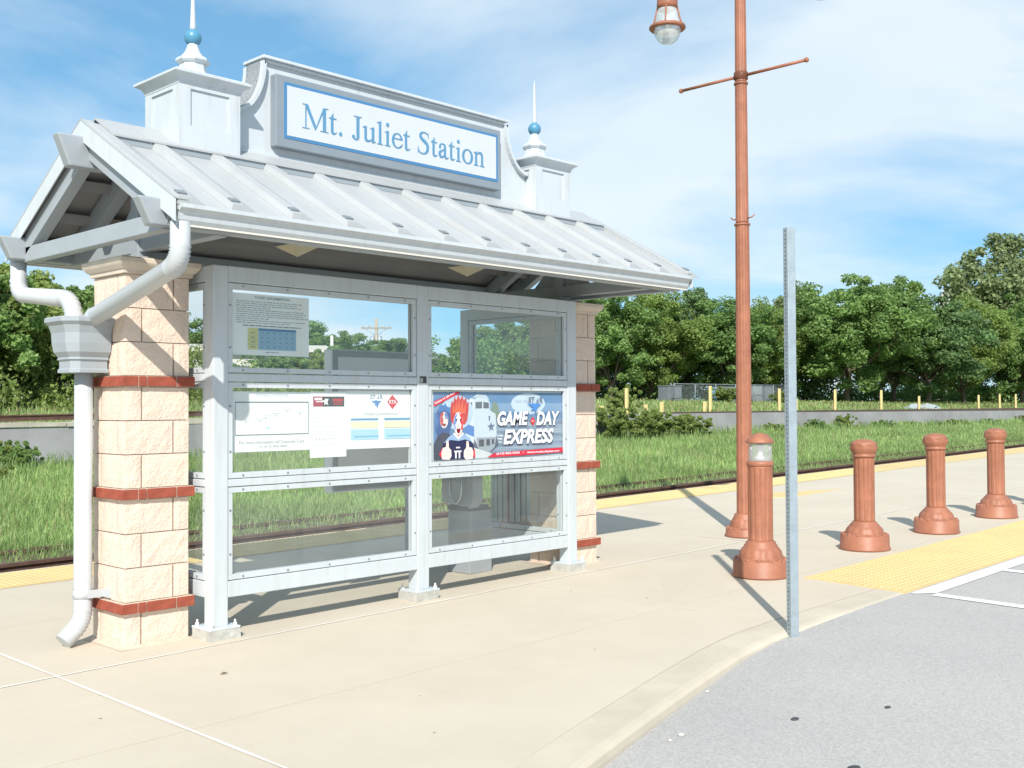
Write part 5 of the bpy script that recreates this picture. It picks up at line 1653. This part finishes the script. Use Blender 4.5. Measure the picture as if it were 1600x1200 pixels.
for y in (0,):
    MB().tube([(0, y, 1.08), (LEN, y, 1.08)], 0.02, 8).build('top_rail', mat('pen_steel', (0.20, 0.23, 0.24), 0.6), cl)
    mb = MB().add([(0, y+0.04, 0.02), (LEN, y+0.04, 0.02), (LEN, y+0.04, 1.07), (0, y+0.04, 1.07)], [(0, 1, 2, 3)])
    mb.build('chain_link', M_LINK, cl)
for k, (u, v, w, h, c) in enumerate(((0.9, 1.2, 1.1, 0.95, (0.16, 0.18, 0.20)), (6.0, 1.4, 1.3, 0.9, (0.22, 0.24, 0.24)), (7.8, 1.0, 0.8, 1.05, (0.24, 0.27, 0.28)), (9.2, 1.3, 0.7, 1.0, (0.15, 0.17, 0.19)))):
    b = thing('storage_crate', ['grey crate at the left end of the chain link pen', 'pale grey crate in the pen just behind the lamp post', 'tall pale crate in the pen right of the lamp post', 'dark grey crate at the right end of the pen'][k], 'crate', cl.location)
    b.rotation_euler = cl.rotation_euler
    m_ = mat('crate_%d' % k, c, 0.7, var=0.15, vscale=2)
    MB().box(u-w/2, u+w/2, v-0.4, v+0.4, -0.05, h, 0.02).build('crate_body', m_, b)
    MB().box(u-w/2-0.03, u+w/2+0.03, v-0.43, v+0.43, h+0.002, h+0.06, 0.015).build('crate_lid', m_, b)
bb = thing('blue_barrel', 'blue plastic barrel inside the chain link pen', 'barrel', cl.location)
bb.rotation_euler = cl.rotation_euler
MB().lathe([(0.25, -0.05), (0.28, 0.02), (0.29, 0.3), (0.30, 0.32), (0.29, 0.34), (0.29, 0.6), (0.30, 0.62), (0.29, 0.64), (0.28, 0.88), (0.24, 0.92)], 20, (4.1, 0.9, 0)).build('drum', mat('barrel_blue', (0.05, 0.16, 0.26), 0.5), bb)
MB().lathe([(0.22, 0.921), (0.22, 0.94)], 20, (4.1, 0.9, 0)).build('drum_lid', mat('barrel_blue', (0.05, 0.16, 0.26), 0.5), bb)

# debris heap
bm = bmesh.new()
bmesh.ops.create_icosphere(bm, subdivisions=3, radius=1.0)
r5 = random.Random(5)
for v in bm.verts:
    k = 1+r5.uniform(-.18, .18)
    v.co = Vector((v.co.x*1.6*k, v.co.y*0.8*k, max(-0.05, v.co.z*0.42*k)))
me = bpy.data.meshes.new('debris_heap'); bm.to_mesh(me); bm.free()
o = link('debris_heap', me, mat('tarp_blue_grey', (0.25, 0.33, 0.36), 0.7, var=0.6, vscale=3, col2=(0.42, 0.40, 0.34), bump=0.6, bscale=6))
o.location = (57.2, 19.7, ground_z(57.2, 19.7)); tag(o, 'low heap of blue grey debris on the grass behind the wall', 'heap')

# pale building and utility pole seen through the left windows
bd = thing('white_building', 'low white building seen through the left shelter windows', 'building', (24.0, 50.2, 0), math.atan2(44.5-50.2, 34.3-24.0))
zb0 = ground_z(30, 47)-0.3
BL = math.hypot(34.3-24.0, 44.5-50.2)
M_BW = mat('building_white', (0.60, 0.58, 0.55), 0.8, var=0.06)
M_BR = mat('building_roof', (0.58, 0.55, 0.49), 0.7, var=0.08)
MB().box(-5, BL, 0, 9, zb0, 4.55).build('wall', M_BW, bd)
rfm = MB(); rfm.prism([(-0.5, 4.56), (4.5, 5.05), (9.5, 4.56), (9.5, 4.75), (4.5, 5.24), (-0.5, 4.75)], 'x', -5.4, BL+0.3)
rfm.build('roof', M_BR, bd)
for u in (-3.4, 1.5, 6):
    w = MB().box(u, u+1.3, -0.03, -0.002, zb0+1.2, zb0+2.3).build('window', M_PHONED, bd)
    MB().box(u-0.08, u+1.38, -0.06, -0.031, zb0+1.1, zb0+1.19).build('sill', M_BW, w)
MB().tube([(BL+0.1, -0.1, zb0), (BL+0.1, -0.1, 5.55)], 0.09, 8).build('flue', M_BW, bd)
up_ = thing('utility_pole', 'wooden utility pole with cross arm and insulators seen through the glass', 'utility pole', (53.8, 64.5, ground_z(53.8, 64.5)), R(-46))
MB().tube([(0, 0, -0.2), (0, 0, 6.9)], [0.19, 0.13], 10).build('pole', mat('pole_wood', (0.42, 0.36, 0.29), 0.9, var=0.2), up_)
MB().box(-1.25, 1.25, -0.16, -0.04, 6.05, 6.19).build('cross_arm', mat('pole_wood2', (0.33, 0.30, 0.26), 0.9), up_)
for u in (-1.1, -0.6, 0.6, 1.1):
    MB().lathe([(0.03, 6.19), (0.06, 6.24), (0.06, 6.30), (0.03, 6.36)], 8, (u, -0.1, 0)).build('insulator', M_CHROME, up_)
for s_ in (-1, 1):
    MB().tube([(s_*0.30, -0.2, 4.75), (s_*0.30, -0.2, 5.45)], 0.19, 10).build('transformer', M_GALV, up_)
    MB().tube([(s_*0.85, -0.1, 6.05), (s_*0.1, -0.1, 5.5)], 0.03, 6).build('brace', M_GALV, up_)
stp = thing('steeple', 'slim white church steeple rising behind the far right trees', 'steeple', (176.5, 66.6, ground_z(170, 66)))
MB().box(-1.7, 1.7, -1.7, 1.7, 0, 14.2, 0.05).build('tower', M_BW, stp)
MB().lathe([(1.7, 14.2), (1.5, 14.8), (0.95, 17.2), (0.30, 19.0), (0.02, 21.6)], 8, smooth=False).build('spire', M_BW, stp)
for s_ in (-1,):
    MB().box(-0.6, 0.6, -1.74, -1.705, 11.0, 13.2).build('louvre', M_PHONE, stp)

# ================================================================== TREES, SHRUBS, GRASS
def leaf_cloud(rng, centers, radii, per, size, flat_=0.75, up_bias=0.35):
    """quads spread over the outer shell of clumps: returns V,F"""
    C_ = np.repeat(centers, per, axis=0); Rr = np.repeat(radii, per)
    n = len(C_)
    d = rng.normal(size=(n, 3)); d /= np.linalg.norm(d, axis=1)[:, None]
    rad = Rr*(rng.random(n)**0.45)
    P = C_ + d*rad[:, None]*np.array([1, 1, flat_])
    nrm = d*0.7 + rng.normal(size=(n, 3))*0.55 + np.array([0, 0, up_bias])
    nrm /= np.linalg.norm(nrm, axis=1)[:, None]
    t = np.cross(nrm, rng.normal(size=(n, 3))); t /= np.linalg.norm(t, axis=1)[:, None]
    b = np.cross(nrm, t)
    s = size*rng.uniform(0.6, 1.35, n)[:, None]
    V = np.stack([P-t*s*0.5, P+b*s*0.30-nrm*s*0.06, P+t*s*0.5, P-b*s*0.30-nrm*s*0.06], axis=1).reshape(-1, 3)
    Fq = np.arange(4*n).reshape(n, 4)
    return V, Fq

def tree_meshes(seed, H, crown_w, trunk_h, nl, leaf, per, lm, dens=1.0, droop=0.0):
    rng = np.random.default_rng(seed)
    r_ = random.Random(seed)
    mb = MB()
    tr = H*0.016+0.05
    ends = []
    path = [Vector((0, 0, -0.3))]
    for k in range(1, 6):
        path.append(Vector((r_.uniform(-.15, .15)*k*0.4, r_.uniform(-.15, .15)*k*0.4, trunk_h*k/5)))
    mb.tube(path, [tr*1.35]+[tr*(1-0.09*k) for k in range(1, 6)], 9)
    def limb(p0, d, L, r, depth):
        pts = [p0]
        p = p0.copy(); dd = d.copy()
        n = 5
        for k in range(n):
            dd = (dd + Vector((r_.uniform(-.25, .25), r_.uniform(-.25, .25), r_.uniform(-.06, .2)))).normalized()
            p = p + dd*(L/n)
            pts.append(p.copy())
        mb.tube(pts, [r*(1-0.15*k) for k in range(n+1)], 6 if depth == 0 else 5)
        if depth < 2:
            for k in range(3 if depth == 0 else 2):
                q = pts[r_.choice((2, 3, 4))]
                nd = (dd + Vector((r_.uniform(-1, 1), r_.uniform(-1, 1), r_.uniform(-.3, .5)))).normalized()
                limb(q, nd, L*r_.uniform(0.5, 0.7), r*0.5, depth+1)
        ends.append(pts[-1]); ends.append(pts[-2])
    for k in range(nl):
        a = 2*math.pi*(k+r_.uniform(-.3, .3))/nl
        el = r_.uniform(0.35, 1.15)
        p0 = path[r_.choice((3, 4, 5))]
        d = Vector((math.cos(a)*math.cos(el), math.sin(a)*math.cos(el), math.sin(el)))
        L = (H-trunk_h)*r_.uniform(0.42, 0.62)
        limb(p0, d, L, tr*0.55, 0)
    limb(path[-1], Vector((0.05, 0.05, 1)), (H-trunk_h)*0.6, tr*0.6, 0)
    tm = mb.mesh('trunk')
    # clumps: at twig ends, plus an uneven shell filling the crown
    cs_, rs_ = [], []
    for e in ends:
        cs_.append((e.x, e.y, e.z)); rs_.append(r_.uniform(0.4, 0.8)*H/9)
    nfill = int(105*dens)
    zl = 0.06*H
    zc = zl+(H-zl)*0.5
    for k in range(nfill):
        d = rng.normal(size=3); d /= np.linalg.norm(d)
        q = rng.random()**0.4
        lump = 1+0.22*math.sin(d[0]*4+seed)+0.18*math.sin(d[1]*5+seed*2)
        c = np.array([d[0]*crown_w*0.46*q*lump, d[1]*crown_w*0.46*q*lump, zc+d[2]*(H-zl)*0.46*q])
        cs_.append(c); rs_.append(rng.uniform(0.35, 0.85)*H/9)
    cs_ = np.array([np.array(c) for c in cs_]); rs_ = np.array(rs_)
    cs_[:, 2] = np.minimum(cs_[:, 2], H-rs_*0.6)
    V, Fq = leaf_cloud(rng, cs_, rs_, per, leaf)
    keep = V[:, 2].reshape(-1, 4).min(axis=1) > 0.15
    Fk = Fq[keep]
    cm = fast_mesh('crown', V[Fk.ravel()], np.arange(len(Fk)*4).reshape(-1, 4), lm)
    tm.materials.append(M_BARK)
    return tm, cm

VAR = []
for sd, H, cw, th, nl, lf, per, lm, dn in ((11, 9.0, 8.5, 1.8, 6, 0.21, 230, F_LEAF, 1.1), (12, 9.0, 7.5, 1.6, 6, 0.20, 230, F_LEAF2, 1.1), (13, 9.0, 9.0, 2.0, 7, 0.21, 220, F_LEAF, 1.2),
                                        (14, 9.0, 7.0, 1.4, 5, 0.20, 230, F_LEAF3, 0.9), (15, 9.0, 8.0, 1.5, 6, 0.20, 230, F_LEAF2, 1.0)):
    VAR.append(tree_meshes(sd, H, cw, th, nl, lf, per, lm, dn))
VAR.append(tree_meshes(16, 9.0, 6.5, 1.2, 7, 0.17, 250, foliage_mat('leaf_lime', (0.155, 0.25, 0.05), (0.36, 0.46, 0.14), 0.5), 1.0))
VAR.append(tree_meshes(17, 9.0, 7.5, 2.2, 8, 0.24, 170, foliage_mat('leaf_blue', (0.10, 0.19, 0.07), (0.24, 0.36, 0.14), 0.5), 0.8))
TALL = tree_meshes(21, 15.0, 12.0, 5.0, 8, 0.40, 110, F_LEAF3, 0.9)
BUSH = [tree_meshes(31+k, 4.6, 6.0, 0.5, 7, 0.17, 240, lm, 1.6) for k, lm in enumerate((F_LEAF, F_SHRUB))]
def put_tree(name, mm, x, y, h, h0, rz, label, group, wsc=1.0):
    t = thing(name, label, 'tree', (x, y, ground_z(x, y)-0.05), rz, group)
    s_ = h/h0
    t.scale = (s_*wsc, s_*wsc, s_)
    link('trunk', mm[0], None, t); link('crown', mm[1], None, t)
    return t
GR = 'trees beyond the wall'
TREES = [(48.6, 35.3, 7.6, 0, 'just right of the right pier'), (53.4, 36.0, 8.4, 5, 'second right of the right pier'), (58.5, 36.5, 8.5, 6, 'third right of the right pier, behind the pen'),
         (58.6, 33.5, 7.7, 1, 'behind the lamp post'), (63.9, 33.8, 8.0, 5, 'between the lamp post and the galvanised post'), (69.4, 33.8, 9.3, 3, 'just right of the galvanised post'),
         (67.6, 29.5, 9.6, 2, 'broad one with pale limbs showing, right of the galvanised post'), (74.0, 29.0, 10.0, 0, 'at the top of the dark rounded mass'), (73.9, 26.4, 8.7, 6, 'dark one at the right end of the rounded mass'),
         (82.0, 27.0, 9.2, 5, 'below the tall pale tree'), (89.5, 25.2, 8.8, 0, 'at the right picture edge'), (94.5, 24.0, 10.6, 2, 'cut by the right picture edge')]
for i, (x, y, h, v, lb) in enumerate(TREES):
    put_tree('broadleaf_tree', VAR[v], x, y, h*1.03-0.45, 9.0, i*1.3+0.4, 'green broadleaf tree ' + lb, GR, (1.05, 1.15, 0.95, 1.2, 1.0)[i % 5])
for x, y, h, v, lb in ((29.0, 42.0, 3.0, 0, 'left of the ticket notice, before the white building'), (31.6, 41.2, 2.8, 1, 'below the ticket notice, before the white building'), (33.2, 42.3, 3.2, 0, 'right of the ticket notice, before the white building')):
    put_tree('bushy_tree', BUSH[v], x, y, h, 4.6, x, 'bushy leafy tree ' + lb, 'bushy trees before the white building', 1.0)
put_tree('tall_tree', TALL, 106.5, 32.5, 16.6, 15.0, 1.0, 'tall pale green airy tree rising above the others at far right', None, 1.0)
# lower trees seen through the glass and under the roof
LOW = [(54.1, 42.5, 8.3, 2, 'behind the right pier'), (56.4, 47.3, 8.2, 1, 'seen under the right roof end'), (53.3, 50.0, 6.7, 0, 'seen through the upper right window'), (55.9, 55.0, 5.9, 2, 'seen through the right window beside the middle post'),
       (53.6, 59.5, 5.4, 3, 'behind the utility pole, right'), (48.5, 56.5, 5.5, 4, 'behind the utility pole'), (43.1, 54.8, 5.6, 0, 'seen in the middle of the upper left window'), (38.6, 52.4, 6.0, 1, 'right of the ticket notice'),
       (36.0, 54.0, 5.4, 2, 'hidden behind the ticket notice'), (28.0, 60.0, 8.2, 2, 'dark one seen between left pier and first post'), (33.0, 60.5, 7.2, 1, 'left of the ticket notice')]
for i, (x, y, h, v, lb) in enumerate(LOW):
    put_tree('broadleaf_tree', VAR[v], x, y, h-0.5, 9.0, i*0.9+2.0, 'green broadleaf tree ' + lb, GR, 1.35)
LEFT = [(8.3, 28.6, 5.0, 0, 'at the left picture edge'), (10.6, 29.6, 5.15, 1, 'left of the leader head'), (13.1, 31.2, 4.7, 0, 'behind the leader head'), (15.9, 33.9, 4.6, 1, 'behind the left pier'), (5.8, 28.0, 5.4, 1, 'cut by the left picture edge')]
for i, (x, y, h, v, lb) in enumerate(LEFT):
    put_tree('bushy_tree', BUSH[v], x, y, h-0.4, 4.6, i*1.7, 'bushy leafy tree on the bank ' + lb, 'bushy trees on the left bank', 1.0)
bush_small = [tree_meshes(41+k, 1.6, 2.4, 0.2, 6, 0.10, 150, lm, 0.8) for k, lm in enumerate((F_SHRUB, F_LEAF))]
def put_shrub(x, y, z, h, v, label, wsc=1.0, group=None):
    t = thing('shrub', label, 'shrub', (x, y, z), rnd.uniform(0, 6), group)
    t.scale = (h/1.6*wsc, h/1.6*wsc, h/1.6)
    link('stems', bush_small[v][0], None, t); link('leaves', bush_small[v][1], None, t)
for x, y, h, v, w, lb in ((26.3, 17.2, 1.45, 0, 1.1, 'leafy weed shrub against the wall, leftmost by the right pier'), (28.4, 17.1, 1.25, 0, 1.3, 'leafy weed shrub sprawling over the wall, middle of the clump'),
                          (30.5, 17.1, 1.05, 0, 1.2, 'leafy weed shrub at the right end of the wall clump'), (29.2, 19.2, 1.25, 0, 0.8, 'tall weed on the bank behind the wall shrubs'),
                          (43.6, 17.5, 0.95, 0, 0.8, 'vine shrub climbing the wall right of the galvanised post'), (40.6, 17.3, 0.75, 1, 1.0, 'low weed at the wall behind the galvanised post'), (66.6, 17.3, 0.8, 0, 1.1, 'weed at the wall near the right picture edge'),
                          (4.3, 14.6, 1.0, 0, 0.9, 'weedy shrub in the grass at the left picture edge'), (6.2, 17.4, 0.8, 1, 0.9, 'low weed at the left end of the wall'), (50.4, 17.4, 0.55, 0, 1.3, 'low weed at the wall above the first two bollards'), (49.2, 27.6, 1.1, 0, 1.3, 'green shrub in front of the chain link pen, left of the lamp post'), (54.3, 26.9, 0.9, 0, 1.3, 'green shrub in front of the chain link pen, right of the lamp post'), (36.6, 17.2, 0.6, 0, 1.2, 'low weed at the wall just right of the lamp post'), (46.5, 17.1, 0.65, 1, 1.3, 'low weed at the wall right of the vine shrub'), (55.5, 17.2, 0.6, 0, 1.5, 'low weed at the wall behind the middle bollard'), (61.0, 17.3, 0.6, 1, 1.5, 'low weed at the wall left of the farthest bollard')):
    put_shrub(x, y, ground_z(x, y)-0.05, h, v, lb, w, 'shrubs along the wall')
# understorey below the trees, a continuous green mass
rng = np.random.default_rng(77)
n = 1100
ts = rng.random(n)
uc = np.stack([40+ts*62+rng.normal(0, 1.5, n), 42-ts*16+rng.normal(0, 1.6, n), np.zeros(n)], axis=1)
uc[:, 2] = [ground_z(a, b)+0.35 for a, b, _ in uc]
uc[:, 2] += rng.random(n)**1.5*3.4
V, Fq = leaf_cloud(rng, uc, rng.uniform(0.5, 1.1, n), 75, 0.22)
o = link('undergrowth', fast_mesh('undergrowth', V, Fq, F_LEAF2), None); tag(o, 'dark leafy undergrowth below the far trees', 'undergrowth', kind='stuff')
n = 700
uc = np.stack([rng.uniform(2, 48, n), rng.uniform(27, 50, n), np.zeros(n)], axis=1)
uc[:, 1] = 26 + (uc[:, 0]-2)*0.45 + rng.normal(0, 2, n)
uc[:, 2] = [ground_z(a, b)+0.25 for a, b, _ in uc]
uc[:, 2] += rng.random(n)**1.5*np.where(uc[:, 0] < 20, 2.0, 0.8)
V, Fq = leaf_cloud(rng, uc, rng.uniform(0.4, 0.9, n), 90, 0.17)
o = link('undergrowth', fast_mesh('undergrowth', V, Fq, F_SHRUB), None); tag(o, 'leafy undergrowth on the left bank behind the wall', 'undergrowth', kind='stuff')

def grass(name, m, n, xr, yr, hmin, hmax, wid, seed, zfun, label, power=1.0, clump=0.0):
    rng = np.random.default_rng(seed)
    # density falls off with distance from the shelter end
    u = rng.random(n)**power
    X = xr[0]+(xr[1]-xr[0])*u
    Y = rng.uniform(yr[0], yr[1], n)
    cl_ = 0.65+0.35*np.sin(X*1.7+np.sin(Y*1.3)*1.5)*np.sin(Y*1.9+0.6*np.sin(X*0.8))
    Hh = (hmin+(hmax-hmin)*rng.random(n)**1.4)*(0.75+0.5*cl_*clump+0.25*(1-clump))
    Z = np.array([zfun(a, b) for a, b in zip(X, Y)])
    az = rng.uniform(0, 2*np.pi, n)
    lean = rng.uniform(0.1, 0.75, n)*Hh
    dx_, dy_ = np.cos(az), np.sin(az)
    w = wid*rng.uniform(0.6, 1.4, n)*(1+np.maximum(0, X-12)*0.03)
    px, py = -dy_*w, dx_*w
    V = np.zeros((n, 5, 3))
    V[:, 0] = np.stack([X-px, Y-py, Z], 1); V[:, 1] = np.stack([X+px, Y+py, Z], 1)
    mx_, my_ = X+dx_*lean*0.35, Y+dy_*lean*0.35
    V[:, 2] = np.stack([mx_+px*0.8, my_+py*0.8, Z+Hh*0.6], 1); V[:, 3] = np.stack([mx_-px*0.8, my_-py*0.8, Z+Hh*0.6], 1)
    V[:, 4] = np.stack([X+dx_*lean, Y+dy_*lean, Z+Hh*(1-0.25*rng.random(n))], 1)
    base = (np.arange(n)*5)[:, None]
    T = np.concatenate([base+np.array([[0, 1, 2]]), base+np.array([[0, 2, 3]]), base+np.array([[3, 2, 4]])])
    o = link(name, fast_mesh(name, V.reshape(-1, 3), T, m), None)
    tag(o, label, 'grass', kind='stuff')
grass('tall_grass', F_GRASS, 210000, (-3, 75), (6.0, 17.8), 0.08, 0.33, 0.0075, 5, ground_z, 'tall green grass between the track and the wall', 2.0, 0.8)
grass('tall_grass', F_GRASS, 50000, (-3, 70), (5.75, 7.2), 0.07, 0.28, 0.0065, 6, ground_z, 'green grass fringe along the far rail', 1.6, 0.6)
grass('track_grass', F_GRASS, 40000, (-3, 60), (4.85, 6.1), 0.08, 0.27, 0.006, 16, ground_z, 'green grass overgrowing the track', 1.7, 0.7)
grass('dry_grass', F_DRY, 15000, (-3, 60), (6.0, 17.0), 0.10, 0.36, 0.006, 17, ground_z, 'dry straw stalks scattered through the tall grass', 1.7, 0.5)
grass('dry_grass', F_DRY, 7000, (-3, 40), (4.42, 6.2), 0.06, 0.24, 0.006, 7, ground_z, 'dry straw coloured grass beside the rails', 1.5, 0.5)
grass('wall_grass', F_GRASS, 13000, (-3, 75), (16.3, 17.85), 0.15, 0.60, 0.009, 18, ground_z, 'tall weedy grass growing against the wall', 1.1, 1.0)
grass('bank_grass', F_GRASS, 60000, (0, 110), (18.4, 40), 0.10, 0.30, 0.014, 8, ground_z, 'green grass on the bank behind the wall', 1.0, 0.6)
grass('bank_grass', F_DRY, 16000, (0, 110), (18.4, 36), 0.12, 0.34, 0.012, 9, ground_z, 'dry grass on the bank behind the wall', 1.0, 0.6)

# small litter on the ground
lf_ = MB()
lf_.add([(0, 0, 0.004), (0.03, 0.012, 0.010), (0.055, 0, 0.005), (0.03, -0.012, 0.012)], [(0, 1, 2, 3)])
o = lf_.build('fallen_leaf', mat('dead_leaf', (0.22, 0.15, 0.08), 0.9)); o.location = (0.05, -0.97, gz(0.05)+0.002)
tag(o, 'small brown leaf on the concrete in front of the left post', 'leaf')
for k, (x, y, r) in enumerate(((1.52, -3.55, 0.020), (1.95, -3.80, 0.016), (1.10, -4.05, 0.030), (4.6, -3.9, 0.02))):
    ts_ = MB().lathe([(r, 0.0), (r*0.95, 0.004), (0.0, 0.005)], 12); o = ts_.build('tar_spot', mat('tar', (0.06, 0.06, 0.065), 0.6), road)
    o.location = (x, y, asph_z(x)+0.001); o.scale = (1.3, 0.8, 1)
M_PEB = mat('pebble', (0.62, 0.58, 0.52), 0.9, var=0.2)
r9 = random.Random(9)
for k in range(5):
    x = r9.uniform(-0.4, 2.4)
    bm = bmesh.new(); bmesh.ops.create_icosphere(bm, subdivisions=1, radius=r9.uniform(0.006, 0.016))
    for v in bm.verts: v.co = Vector((v.co.x*r9.uniform(.8, 1.4), v.co.y*r9.uniform(.7, 1.2), v.co.z*0.6))
    me = bpy.data.meshes.new('pebble'); bm.to_mesh(me); bm.free()
    o = link('pebble', me, M_PEB, road); o.location = (x, smooth_kerb(x)-r9.uniform(0.02, 0.2), asph_z(x)+0.006)
for o in bpy.data.objects:
    if o.name.startswith('screws'):
        if o.name.startswith('screws'): o['kind'] = 'stuff'

# gum spots and specks on the concrete
M_GUM = mat('gum_spot', (0.26, 0.22, 0.17), 0.8)
r11 = random.Random(11)
for k in range(15):
    x, y = r11.uniform(-1.5, 9), r11.uniform(-2.6, -0.45)
    if y < smooth_kerb(x)+0.3 or (x > 4.5 and y < -1.75): continue
    r = r11.uniform(0.004, 0.010)
    o = MB().lathe([(r, 0.0), (r*0.9, 0.0016), (0.0, 0.002)], 9).build('gum_spot', M_GUM, platform)
    o.location = (x, y, gz(x)+0.0005); o.scale = (1, r11.uniform(0.6, 1.2), 1)
